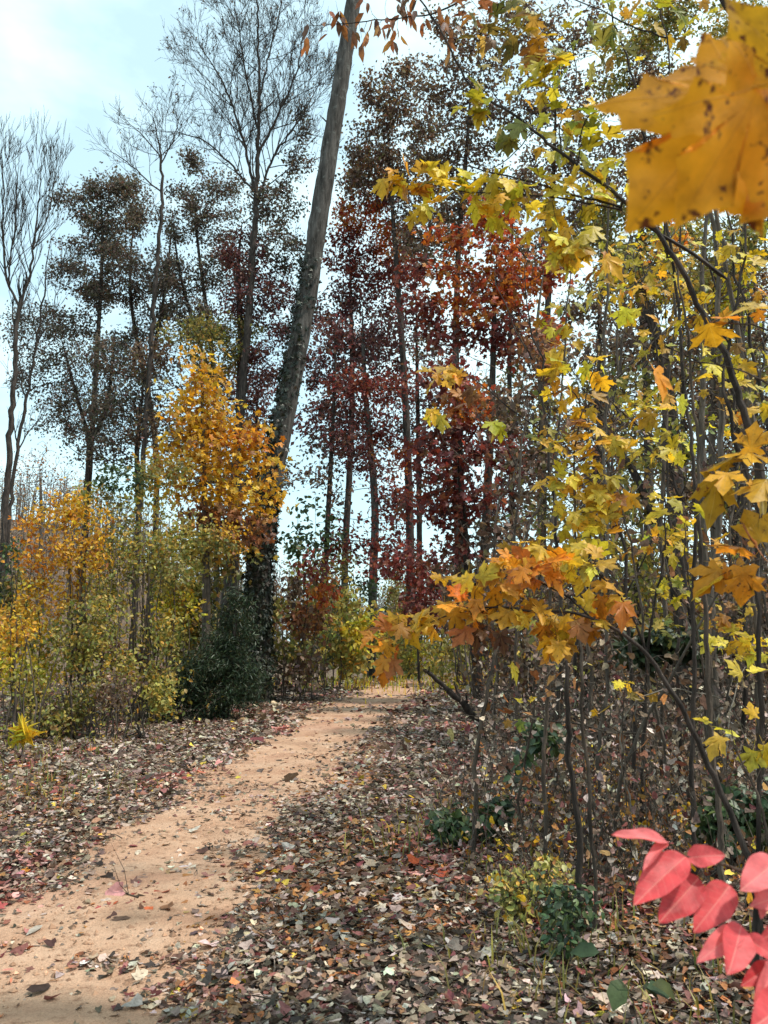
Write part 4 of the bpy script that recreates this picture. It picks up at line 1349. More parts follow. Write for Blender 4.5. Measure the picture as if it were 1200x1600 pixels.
for k, (nm, lab, d, tr, r0, bl, pls, na) in enumerate(WOOD):
    s = d / 12
    grow(nm, lab, 'small tree', d, tr, [r0, r0 * .9, r0 * .7, r0 * .35], bl, na, .22 * s, BARK_DARK if k % 3 else BARK_BROWN, dict(UN, size=(.08 * s, .135 * s), spread=.26 * s), g,
         pals=pls, seed=140 + k, start=.3, r_tip=.006 * s, fringe=.7, jit=.32)

# low thickets on the bank
rgT = R(404)
for k, (lab, d, x, y0, pl) in enumerate([
    ('brown thicket where the dark dead limb meets the litter', 12.5, 800, 1090, 'brown'), ('brown thicket just behind the dead limb, next to the red tree', 16, 770, 1070, 'russet'),
    ('dry brown thicket low in the wood behind the broken stem', 11, 880, 1080, 'brown'), ('dark brown thicket in the deep shade left of the crooked broken tree', 13, 960, 1060, 'brown'),
    ('brown and olive thicket at the foot of the thick leaning trunk', 11.5, 1050, 1060, 'olive'), ('dry thicket right behind the thickest pale stem', 9.5, 1130, 1080, 'brown'),
    ('brown thicket at the outer edge behind the lowest orange leaves', 10.5, 1200, 1050, 'brown'), ('far brown thicket closing the wood under the red tree', 20, 850, 1050, 'plum'),
    ('far brown thicket closing the wood behind the yellow column of leaves', 19, 940, 1040, 'brown'), ('far olive thicket closing the wood behind the pale stems', 18, 1080, 1030, 'olive'),
    ('far dark thicket at the outer end of the wood', 18, 1190, 1020, 'brown'),
]):
    s = d / 12
    bl = [(x + rgT.normal(0, 34), y0 - 30 - rgT.uniform(0, 130), rgT.uniform(34, 54), rgT.uniform(22, 36)) for _ in range(7)]
    ls = [([(x + a, y0), (x + a * 1.2 + rgT.normal(0, 10), y0 - 80), (x + a * 1.5 + rgT.normal(0, 25), y0 - rgT.uniform(130, 260))], [.014 * s, .011 * s, .004 * s]) for a in rgT.uniform(-60, 60, 12)]
    grow('brown_bush', lab, 'bush', d, [(x, y0), (x + 5, y0 - 80), (x - 4, y0 - 180)], [.02 * s, .016 * s, .006 * s], bl, 300, .2 * s, BARK_BROWN,
         dict(SH, size=(.075 * s, .13 * s), n=12, spread=.25 * s), 'thickets on the wooded bank', limbs=ls, pals=[pl, 'brown', pl], seed=410 + k, start=.1, r_tip=.004 * s)

# pale straight stems standing in front
grow('pale_sapling_tree', 'pale grey slender tree standing straight, thickest of the pale stems by the bank', 'small tree', 6.3,
     [(1136, 1240), (1128, 1140), (1120, 1050), (1110, 950), (1100, 830), (1097, 700), (1096, 560), (1106, 400), (1112, 300)], [.036, .033, .03, .027, .022, .014],
     [(1060, 880, 40, 30), (1140, 1010, 50, 26), (1170, 1000, 40, 24), (1030, 820, 36, 30), (1130, 640, 50, 40)], 70, .1, BARK_PALE,
     dict(kind='maple', size=(.055, .085), n=1.0, spread=.1, pal='lemon', face=(.7, .6, .6), mat=LEAF_MAPLE), seed=161, start=.3, r_tip=.003)
for k, (lab, d, tr, r0) in enumerate([
    ('grey stem of the close pair rising behind the orange leaves, the upright one', 5.2, [(1122, 1330), (1124, 1100), (1126, 900), (1130, 700), (1126, 540), (1119, 400), (1113, 330), (1106, 200)], .023),
    ('grey stem of the close pair rising behind the orange leaves, the leaning one', 5.3, [(1190, 1320), (1186, 1100), (1184, 900), (1172, 680), (1152, 560), (1136, 440), (1121, 335), (1108, 180)], .022),
    ('thin grey stem standing straight above the yellow leaves of the middle sapling', 5.6, [(938, 1290), (936, 1100), (936, 900), (935, 700), (938, 560), (942, 400), (946, 260)], .014),
    ('dark crooked stem crossing behind the outermost orange leaves', 3.6, [(1196, 1450), (1190, 1200), (1176, 950), (1182, 800), (1165, 740), (1148, 670), (1136, 620), (1150, 500), (1166, 330)], .012),
]):
    grow('slender_sapling_tree', lab, 'sapling', d, tr, [r0, r0 * .95, r0 * .85, r0 * .5], [(tr[-1][0], tr[-1][1] - 10, 60, 60), (tr[-2][0] - 30, tr[-2][1], 50, 40)], 26, .12, BARK_PALE if k < 3 else BARK_DARK,
         dict(kind='maple', size=(.06, .09), n=.5, spread=.1, pal='lime', mat=LEAF_MAPLE), 'slender sapling stems', seed=170 + k, start=.6, r_tip=.003)

# thin sapling stems nobody could tell apart, copied from three
rng = R(55)
protos = []
for k in range(4):
    rg = R(560 + k)
    hgt = (2.6, 3.4, 1.9, 2.8)[k]
    b = np.zeros(3)
    t = np.linspace(0, 1, 7)
    bend = rg.normal(0, .32, 2)
    pts = np.stack([bend[0] * t ** 2 * hgt, bend[1] * t ** 2 * hgt, -.06 + t * hgt], 1) + np.r_[np.zeros((1, 3)), rg.normal(0, .025, (6, 3))]
    at = pts[rg.integers(2, 7, 34)] + rg.normal(0, 1, (34, 3)) * [.34, .34, .26]
    N, par, rr, child, n0 = skeleton([(pts, np.linspace(.016, .004, 7))], at, .1, rg, .0028, .3)
    e = empty('thin_sapling_tree', (0, 0, 0), 'thin dry sapling standing in the brushwood on the wooded bank', 'sapling', 'thin saplings in the brushwood')
    mb = MB()
    tubes(mb, chains_of(N, par, rr, n0))
    mb.build('trunk', BARK_BROWN if k % 2 else BARK_PALE, e)
    idx = np.where(rr < .006)[0]
    rep = np.repeat(idx, rg.poisson(.7, len(idx)))
    m = len(rep)
    mb = MB()
    leaves(mb, N[rep] + rg.normal(0, .03, (m, 3)), rg.normal(0, .8, (m, 3)) + [0, 0, -.5], rg.normal(0, .7, (m, 3)) + [0, -.4, .7], rg.uniform(.05, .09, m),
           palette(['brown', 'moss', 'russet', 'brown'][k], m, rg), 'dead', rg)
    mb.build('crown', LEAF_DULL, e)
    protos.append(e)
spots = []
while len(spots) < 34:
    y = rng.uniform(5.0, 16)
    x = rng.uniform(xr(y) + 1.0 + .06 * y, .62 * y)
    if x > xr(y) + .9 and all((x - a) ** 2 + (y - c) ** 2 > .12 for a, c in spots):
        spots.append((x, y))
for i, (x, y) in enumerate(spots):
    src = protos[i % 4]
    if i < 4:
        o = src
    else:
        o = src.copy()
        COL.objects.link(o)
        for ch in src.children:
            c = ch.copy()
            COL.objects.link(c)
            c.parent = o
    o.location = (x, y, float(H(x, y)))
    o.rotation_euler = (0, 0, rng.uniform(0, 6.28))
    s = rng.uniform(.75, 1.35)
    o.scale = (s, s, s)

# brushwood on the forest floor
rng = R(77)
mbU, mbUL = MB(), MB()


def brush(n, yr, xfun, hr, leafn, pal, wid=.0035, size=(.026, .052)):
    y = rng.uniform(yr[0] ** .5, yr[1] ** .5, n) ** 2
    x = xfun(y, n)
    h = rng.uniform(hr[0], hr[1], n) * np.exp(rng.normal(0, .25, n))
    chs = []
    P0, D0, U0, S0 = [], [], [], []
    for i in range(n):
        z = float(H(x[i], y[i]))
        a = rng.uniform(0, 6.28)
        l = rng.uniform(.05, .8)
        t = np.linspace(0, 1, 5)
        pts = np.stack([x[i] + math.cos(a) * l * h[i] * t ** 1.7, y[i] + math.sin(a) * l * h[i] * t ** 1.7, z - .03 + h[i] * t * (1 - .25 * l * t)], 1) + rng.normal(0, .02, (5, 3))
        w = wid * (1 + y[i] * .06)
        chs.append((pts, np.linspace(w, w * .4, 5)))
        k = rng.poisson(leafn)
        if k:
            j = rng.integers(1, 5, k)
            P0.append(pts[j] + rng.normal(0, .07, (k, 3)))
            S0.append(rng.uniform(size[0], size[1], k) * (1 + y[i] * .03))
    tubes(mbU, chs, col=(.5, .5, .5))
    if P0:
        p = np.concatenate(P0)
        m = len(p)
        p[:, 2] = np.maximum(p[:, 2], H(p[:, 0], p[:, 1]) + .02)
        leaves(mbUL, p, rng.normal(0, .8, (m, 3)) + [0, 0, -.3], rng.normal(0, .6, (m, 3)) + [0, -.3, .8], np.concatenate(S0), palette(pal, m, rng, .3), 'dead', rng)


brush(1500, (4.2, 15), lambda y, n: xr(y) + rng.uniform(1.2, 1.9, n) + rng.random(n) ** 1.2 * (.62 * y + 1 - xr(y)).clip(.2), (.2, .8), 7, 'litter')
brush(900, (9, 22), lambda y, n: xr(y) + rng.uniform(1.4, 2.6, n) + rng.random(n) * (.6 * y + 1 - xr(y)).clip(.2), (.5, 1.5), 9, 'litter', .004)
brush(620, (4.6, 11), lambda y, n: xr(y) + rng.uniform(1.4, 2.2, n) + rng.random(n) * (.6 * y + 1 - xr(y)).clip(.2), (.4, 1.3), 11, 'litter', .003, (.03, .06))
brush(260, (4.0, 8), lambda y, n: xr(y) + rng.uniform(1.2, 2.0, n) + rng.random(n) * 2.6, (.1, .35), 5, 'gold', .002, (.03, .05))
brush(260, (4.0, 8), lambda y, n: xr(y) + rng.uniform(1.3, 2.0, n) + rng.random(n) * 2.0, (.15, .5), 4, 'russet')
brush(420, (11.5, 20), lambda y, n: xl(y) - rng.uniform(1.6, 2.2, n) - rng.random(n) * (.5 * y + 2 + xl(y)).clip(.3), (.2, .8), 5, 'moss')
o = mbU.build('undergrowth', BARK_PALE)
tagged(o, 'tangle of thin dry stems on the forest floor', 'undergrowth', kind='stuff')
o = mbUL.build('undergrowth_leaves', LEAF_DULL)
tagged(o, 'dry brown leaves caught in the undergrowth', 'undergrowth', kind='stuff')

# grass by the path
rng = R(88)
mbG = MB()
for (px_, py_, d, n, sp) in ((880, 1500, 3.9, 130, .3), (850, 1410, 4.4, 70, .3), (1120, 1570, 2.9, 60, .3), (700, 1290, 6.3, 200, .4), (820, 1330, 5.4, 50, .4), (60, 1260, 8.0, 200, .6), (660, 1080, 26, 350, 2.6),
                             (1010, 1460, 3.6, 60, .4), (560, 1080, 26, 220, 2.0), (30, 1180, 10.5, 300, .8)):
    q = P(px_, py_, d)
    x = q[0] + rng.normal(0, sp, n)
    y = d + rng.normal(0, sp, n)
    z = H(x, y)
    h = rng.uniform(.06, .20, n) * (1 if d < 12 else 2.2)
    w = .0035 * (1 + d * .12)
    a = rng.uniform(0, 6.28, n)
    ln_ = rng.uniform(.1, .9, n) * h
    dx, dy = np.cos(a), np.sin(a)
    b = np.stack([x, y, z - .01], 1)
    side = np.stack([-dy, dx, dx * 0], 1) * w
    mid = b + np.stack([dx * ln_ * .3, dy * ln_ * .3, h * .65], 1)
    tip = b + np.stack([dx * ln_, dy * ln_, h], 1)
    v = np.stack([b - side, b + side, mid + side * .8, mid - side * .8, tip], 1)
    lo = (np.arange(n)[:, None] * 5 + np.array([0, 1, 2, 3, 3, 2, 4])[None]).reshape(-1)
    c = palette('lime' if d > 12 else 'olive', n, rng)
    mbG.add(v.reshape(-1, 3), lo, np.tile([4, 3], n), col=np.repeat(c, 5, 0), smooth=False)
tagged(mbG.build('grass', LEAF), 'thin grass between the fallen leaves', 'grass', kind='stuff')

# fallen and leaning wood
def stick(name, label, cat, pts, r, bark, group=None, seed=0, twigs=0):
    rg = R(seed)
    p, rr = resample(pts, r, .08)
    p = p + rg.normal(0, .006, p.shape)
    b = p[0].copy()
    mb = MB()
    ch = [(p, rr)]
    for _ in range(twigs):
        k = rg.integers(len(p) // 4, len(p) - 2)
        dv = unit(unit(p[k + 1] - p[k]) + rg.normal(0, .6, 3) + [0, 0, .3])
        L = rg.uniform(.12, .4)
        q = np.array([p[k], p[k] + dv * L * .5 + rg.normal(0, .02, 3), p[k] + dv * L + rg.normal(0, .05, 3)])
        ch.append((q, np.array([rr[k] * .5, rr[k] * .4, rr[k] * .15])))
    tubes(mb, ch, rough=.05, rng=rg)
    return tagged(mb.build(name, bark, None, b), label, cat, group)


def gz(px_, py_, d):
    q = P(px_, py_, d)
    return np.array([q[0], d, float(H(q[0], d))])


stick('fallen_branch', 'dark dead limb slanting up from the litter beside the far path', 'branch', [gz(765, 1140, 11.5), P(735, 1112, 11.2), P(700, 1078, 11), P(664, 1046, 10.8)], [.055, .05, .04, .022], BARK_DARK, None, 1, 5)
a = gz(1092, 1168, 5.9)
a[2] += .10
b = gz(905, 1195, 6.3)
b[2] += .03
stick('fallen_stick', 'long pale dry stick lying across the litter, the upper of two', 'stick', [a, (a + b) / 2 + [0, 0, .05], b], [.011, .01, .006], TWIG_PALE, 'dry sticks on the bank', 2, 4)
a2, b2 = a + [-.02, -.12, -.05], b + [.28, -.16, .02]
stick('fallen_stick', 'shorter pale stick lying just below the long pale one', 'stick', [a2, (a2 + b2) / 2 + [0, 0, .02], b2], [.009, .008, .004], TWIG_PALE, 'dry sticks on the bank', 3, 2)
stick('dry_vine', 'thin whitish dead vine arching low over the brown litter', 'vine', [gz(985, 1130, 5.0), P(1002, 1090, 5), P(1038, 1077, 5), P(1080, 1080, 5.1), P(1130, 1095, 5.1), gz(1160, 1170, 5.2)], [.006, .006, .005, .005, .004, .003], TWIG_PALE, None, 4)
stick('fallen_stick', 'pale stick leaning against the thickest pale stem', 'stick', [gz(1128, 1190, 5.9), P(1142, 1110, 6.0), P(1164, 1040, 6.1)], [.008, .007, .004], TWIG_PALE, 'dry sticks on the bank', 5, 1)
rng = R(66)
for k, (px_, py_, d, L, a, lab) in enumerate([(215, 1448, 4.75, .26, 2.6, 'short brown twig on the bare sand in the middle of the path'), (640, 1520, 3.75, .3, .4, 'short twig among the leaves beside the path'),
                                              (460, 1410, 5.0, .3, 1.2, 'thin twig on the leaf edge near the widest sand')]):
    q = gz(px_, py_, d) + [0, 0, .035]
    dv = np.array([math.cos(a), math.sin(a), 0]) * L
    stick('fallen_twig', lab, 'twig', [q, q + dv * .5 + [0, 0, .012], q + dv], [.006, .005, .003], BARK_BROWN, 'twigs on the path', 70 + k, 2)

# ------------------------------------------------------------------ green plants low on the bank
for k, (lab, d, b, top, bl, na, sz, pl) in enumerate([
    ('dark green leafy plant hugging the foot of the broken sapling', 3.85, (898, 1520), 1400, [(885, 1480, 36, 40), (900, 1420, 26, 36), (870, 1545, 44, 26), (925, 1530, 34, 34), (870, 1420, 30, 30), (840, 1560, 30, 20)], 300, (.028, .05), 'green'),
    ('sparse mossy green plant low in the litter on the path side of the broken sapling', 4.4, (850, 1440), 1370, [(845, 1410, 34, 24), (800, 1390, 34, 20), (860, 1370, 30, 24)], 120, (.03, .05), 'moss'),
    ('small dark evergreen clump low behind the orange maple spray', 7.0, (1050, 1075), 985, [(1040, 1000, 46, 18), (1080, 1015, 30, 16), (1000, 1020, 30, 14)], 150, (.07, .11), 'cedar'),
    ('green honeysuckle clump under the thickest pale stem', 4.8, (1150, 1330), 1245, [(1150, 1265, 34, 20), (1185, 1270, 30, 26), (1120, 1290, 30, 16)], 110, (.05, .08), 'green'),
    ('low green clump halfway along the litter beside the path', 6.0, (780, 1320), 1250, [(770, 1270, 26, 14), (850, 1160, 20, 20), (700, 1290, 24, 12)], 60, (.06, .09), 'green'),
]):
    grow('green_plant', lab, 'plant', d, [b, (b[0] + 4, (b[1] + top) / 2), (b[0] - 3, top)], [.006, .005, .003], bl, na, .045 * d / 4, BARK_BROWN,
         dict(kind='oval', size=sz, n=3.2, spread=.07, pal=pl, mat=LEAF_DARK, face=(1, .5, .5), thr=.008), 'green plants on the bank', kill=.025, seed=190 + k, start=.1, r_tip=.0018)


def rooted_leaves(name, label, cat, stalks, leafs, mat, bark, seed, group=None, kind_fn=None, base=None, leaf_name='leaf', trim=1.0):
    """plant whose leaves are separate parts; leafs: (base px, tip px, depth base, depth tip, width factor, roll, colour)"""
    rg = R(seed)
    b = np.array(stalks[0][0][0], float) if base is None else np.array(base, float)
    e = empty(name, b, label, cat, group)
    mb = MB()
    tubes(mb, [resample(p, r, .03) for p, r in stalks], rough=.03, rng=rg)
    mb.build('stem', bark, e, b)
    for i, L in enumerate(leafs):
        p0, p1 = P(*L[0]), P(*L[1])
        p1 = p0 + (p1 - p0) * trim
        dv = p1 - p0
        ln_ = np.linalg.norm(dv)
        x = dv / ln_
        face = np.array(L[3], float)
        z = unit(face - face.dot(x) * x)
        y = np.cross(z, x)
        tv, lo, sz = kind_fn(i)
        t = tv * np.array([ln_, ln_ * L[2], ln_])
        v = t[:, :1] * x + t[:, 1:2] * y + t[:, 2:3] * z + p0
        luv = np.hstack([tv[:, :2], np.full((len(tv), 1), rg.random())])
        m = MB()
        m.add(v, lo, sz, col=np.array([*L[4], rg.random()]), luv=luv, smooth=True)
        m.build(leaf_name, mat, e, b)
    return e


# a grass-like bright plant at the photo's edge
rg = R(202)
b = gz(34, 1185, 10.2)
st = [([b, b + [0, 0, .15]], [.01, .008])]
lf = []
for k in range(34):
    a = rg.uniform(-1.4, 1.4)
    lf.append(((32 + rg.uniform(-22, 22), 1172 - rg.uniform(0, 34), 10.2), (34 + math.sin(a) * rg.uniform(8, 38), 1150 - math.cos(a) * rg.uniform(4, 38), 10.2 - rg.uniform(-.25, .3)), .34,
               (rg.normal(0, .4), -.8, .7), palette('yellow', 1, rg)[0] * [1, 1.15, 1]))
rooted_leaves('yellow_plant', 'bright lemon yellow strap-leaved plant at the edge of the litter', 'plant', st, lf, LEAF, BARK_BROWN, 203, None, lambda i: tp_ovate(7, 2, .22, .1, .3, .01, i))

# ------------------------------------------------------------------ maple saplings close by
maple('tall leaning maple sapling whose dark limbs carry the high yellow sprays', 2.9,
      [(1330, 1650), (1290, 1300, .1), (1240, 1000, .15), (1180, 740, .15), (1130, 590, .1), (1085, 482, .05), (1040, 400), (1000, 348), (968, 320), (920, 281, -.02), (880, 246, -.02), (830, 206), (785, 166), (736, 131), (714, 96), (690, 45), (668, 10), (648, -20), (600, -90)],
      [.026, .023, .02, .017, .0135, .0115, .0105, .009, .0082, .0075, .0068, .006, .0055, .005, .005, .0045, .004, .0035, .002],
      [([(970, 324), (910, 308), (850, 296), (800, 285), (760, 275), (715, 260), (672, 243)], [.006, .005, .0045, .004, .0035, .0025, .0012]),
       ([(972, 328), (900, 314), (840, 306), (780, 300), (720, 298), (640, 282)], [.005, .0045, .004, .003, .0022, .001]),
       ([(880, 246), (878, 205), (900, 130), (890, 70), (836, 22)], [.004, .0035, .003, .0025, .0015]),
       ([(1010, 352), (1060, 385), (1100, 410), (1135, 436)], [.007, .008, .009, .010]),
       ([(1042, 402), (1044, 250), (1044, 60), (1028, -10)], [.006, .005, .004, .003]),
       ([(1044, 60), (980, 38), (905, 5), (860, -15)], [.004, .0035, .003, .002]),
       ([(900, 262), (925, 180), (955, 165), (1000, 120)], [.004, .003, .0025, .0015]),
       ([(830, 206), (800, 240), (770, 262), (735, 272)], [.003, .0025, .002, .001]),
       ([(785, 166), (760, 120), (752, 60), (770, 20)], [.003, .0025, .002, .001])],
      [(610, 276, 20, 8, 5, 'gold'), (645, 282, 24, 10, 8, 'gold'), (690, 283, 40, 14, 14, 'lemon'), (750, 290, 40, 18, 14, 'lemon'), (810, 300, 40, 20, 14, 'lemon'), (870, 300, 40, 26, 16, 'lemon'), (930, 300, 34, 34, 15, 'lemon'),
       (670, 330, 40, 8, 7, 'lemon'), (780, 326, 40, 10, 8, 'lemon'), (900, 376, 40, 22, 14, 'yellow'), (885, 400, 24, 14, 7, 'yellow'), (850, 345, 36, 16, 8, 'lemon'),
       (742, 160, 26, 20, 10, 'lime'), (770, 50, 40, 34, 17, 'olive'), (850, 110, 44, 40, 17, 'lime'), (740, 20, 44, 20, 10, 'russet'), (820, 20, 46, 22, 13, 'moss'), (890, 190, 44, 40, 17, 'lime'), (800, 205, 30, 24, 8, 'moss'),
       (930, 240, 36, 36, 9, 'lime'), (950, 70, 40, 36, 11, 'moss'), (1020, 20, 40, 24, 8, 'lime'), (835, 60, 30, 30, 8, 'gold'), (950, 420, 30, 30, 5, 'gold')],
      BARK_DARK, 211, (.064, .10), gap=.036)
maple('bright yellow maple sapling in the wood edge, its leaves in one column', 4.1,
      [(928, 1440), (922, 1250), (914, 1080), (907, 930), (905, 800), (907, 700), (918, 640), (936, 560), (942, 480)], [.012, .011, .010, .009, .0075, .006, .005, .004, .002],
      [([(918, 640), (890, 605), (820, 590), (760, 565), (700, 540)], [.004, .004, .0035, .0025, .0012]), ([(912, 690), (960, 660), (1020, 648), (1110, 660)], [.004, .0035, .003, .0015]),
       ([(905, 800), (860, 830), (820, 850)], [.004, .003, .0015]), ([(905, 760), (950, 740), (985, 730)], [.004, .003, .0015]), ([(890, 605), (850, 620), (790, 650), (690, 645)], [.003, .0025, .002, .001]),
       ([(906, 720), (880, 690), (868, 660)], [.003, .002, .001])],
      [(895, 735, 36, 30, 16, 'yellow'), (935, 755, 34, 34, 16, 'yellow'), (905, 790, 40, 26, 13, 'yellow'), (940, 830, 40, 30, 12, 'yellow'), (880, 695, 24, 18, 6, 'yellow'), (910, 660, 30, 24, 9, 'gold'), (900, 620, 46, 18, 9, 'gold'),
       (865, 590, 26, 22, 6, 'lemon'), (930, 575, 26, 18, 6, 'lemon'), (900, 865, 36, 24, 10, 'yellow'), (835, 860, 40, 18, 10, 'gold'), (680, 646, 16, 6, 3, 'lemon'), (775, 660, 18, 6, 3, 'lime'), (690, 590, 40, 14, 9, 'gold'), (730, 615, 44, 12, 8, 'russet'),
       (1020, 640, 40, 14, 8, 'lemon'), (1050, 705, 26, 10, 5, 'lemon'), (990, 700, 30, 16, 6, 'lemon'), (870, 565, 20, 12, 4, 'lemon'), (950, 700, 34, 26, 9, 'yellow'), (860, 760, 26, 26, 6, 'yellow'), (960, 780, 30, 26, 8, 'gold'), (890, 820, 34, 24, 8, 'yellow')],
      BARK_BROWN, 212, (.078, .12), gap=.05)
maple('orange maple sapling reaching a low branch of orange leaves out over the path', 3.1,
      [(1185, 1500), (1160, 1330), (1112, 1205), (1080, 1130), (1050, 1075), (1010, 1020), (965, 985), (920, 962), (870, 952), (830, 953), (780, 945), (720, 952), (660, 975), (600, 1000)],
      [.014, .013, .0115, .0105, .0095, .0085, .007, .006, .0055, .005, .0042, .0033, .0025, .0012],
      [([(1010, 1020), (985, 960), (950, 910), (920, 885), (880, 868), (830, 850)], [.006, .005, .0045, .0035, .003, .0012]), ([(920, 962), (880, 930), (830, 905), (770, 900)], [.0045, .004, .003, .0012]),
       ([(780, 945), (740, 960), (700, 972)], [.003, .0025, .0012]), ([(660, 975), (620, 1010), (606, 1032)], [.002, .0015, .001])],
      [(600, 1000, 24, 16, 9, 'orange'), (650, 970, 42, 14, 14, 'gold'), (715, 950, 42, 20, 16, 'orange'), (760, 905, 40, 16, 12, 'gold'), (800, 895, 46, 24, 16, 'orange'), (850, 885, 46, 26, 16, 'orange'), (800, 955, 50, 20, 12, 'gold'), (905, 875, 40, 28, 14, 'yellow'),
       (958, 935, 30, 30, 10, 'orange'), (880, 972, 40, 18, 12, 'gold'), (935, 965, 30, 18, 9, 'gold'), (835, 845, 26, 12, 5, 'yellow'), (870, 1000, 22, 12, 5, 'gold'), (793, 1040, 5, 8, 2, 'yellow'), (700, 905, 16, 8, 4, 'gold'), (750, 985, 34, 10, 7, 'russet'), (605, 1032, 14, 10, 5, 'orange')],
      BARK_DARK, 213, (.070, .108), gap=.04)
maple('low pale yellow maple sapling with few separate leaves above the red leaflets', 3.4,
      [(1210, 1420), (1196, 1320), (1176, 1240), (1150, 1180), (1140, 1140)], [.008, .007, .006, .004, .002], [([(1176, 1240), (1190, 1190), (1192, 1160)], [.003, .002, .001])],
      [(1130, 1152, 18, 8, 2, 'lemon'), (1190, 1168, 14, 12, 2, 'lemon'), (1105, 1132, 14, 4, 1, 'lemon'), (1192, 1125, 18, 6, 1, 'lemon'), (1165, 1060, 24, 12, 2, 'lime')], BARK_BROWN, 214, (.08, .11))
maple('little maple seedling with pale leaves near the middle of the bank', 5.0,
      [(985, 1220), (978, 1160), (980, 1090), (984, 1050)], [.006, .005, .004, .002], [([(978, 1150), (930, 1120), (870, 1110), (810, 1105)], [.003, .0025, .002, .001])],
      [(975, 1065, 24, 12, 4, 'lemon'), (1000, 1085, 26, 10, 3, 'moss'), (940, 1110, 20, 10, 2, 'gold'), (818, 1096, 12, 6, 2, 'lemon'), (800, 1125, 20, 8, 3, 'moss')], BARK_BROWN, 215, (.06, .09))
maple('orange and yellow maple reaching in from the edge with flat leaf tiers', 1.95,
      [(1420, 1900), (1400, 1400), (1370, 1000), (1330, 800), (1280, 700), (1260, 560), (1250, 440)], [.014, .013, .011, .009, .007, .005, .003],
      [([(1330, 800), (1260, 760), (1200, 735), (1150, 735), (1120, 750)], [.005, .004, .003, .0025, .0012]), ([(1340, 860), (1270, 850), (1210, 865), (1160, 880), (1120, 900)], [.005, .004, .003, .0025, .0012]),
       ([(1262, 560), (1210, 520), (1150, 505), (1105, 503)], [.0035, .003, .0025, .001]), ([(1285, 700), (1200, 600), (1100, 565), (1015, 570)], [.0035, .003, .002, .001])],
      [(1125, 745, 22, 10, 4, 'gold'), (1170, 712, 26, 14, 4, 'gold'), (1200, 690, 20, 12, 3, 'orange'), (1185, 755, 20, 8, 3, 'gold'), (1145, 885, 26, 8, 4, 'orange'), (1185, 855, 22, 12, 4, 'orange'), (1120, 905, 12, 5, 2, 'gold'),
       (1115, 503, 18, 6, 3, 'orange'), (1025, 572, 18, 6, 3, 'orange'), (1192, 490, 10, 12, 3, 'gold')],
      BARK_BROWN, 216, (.085, .118), gap=.04, face=(.9, .45, .2))
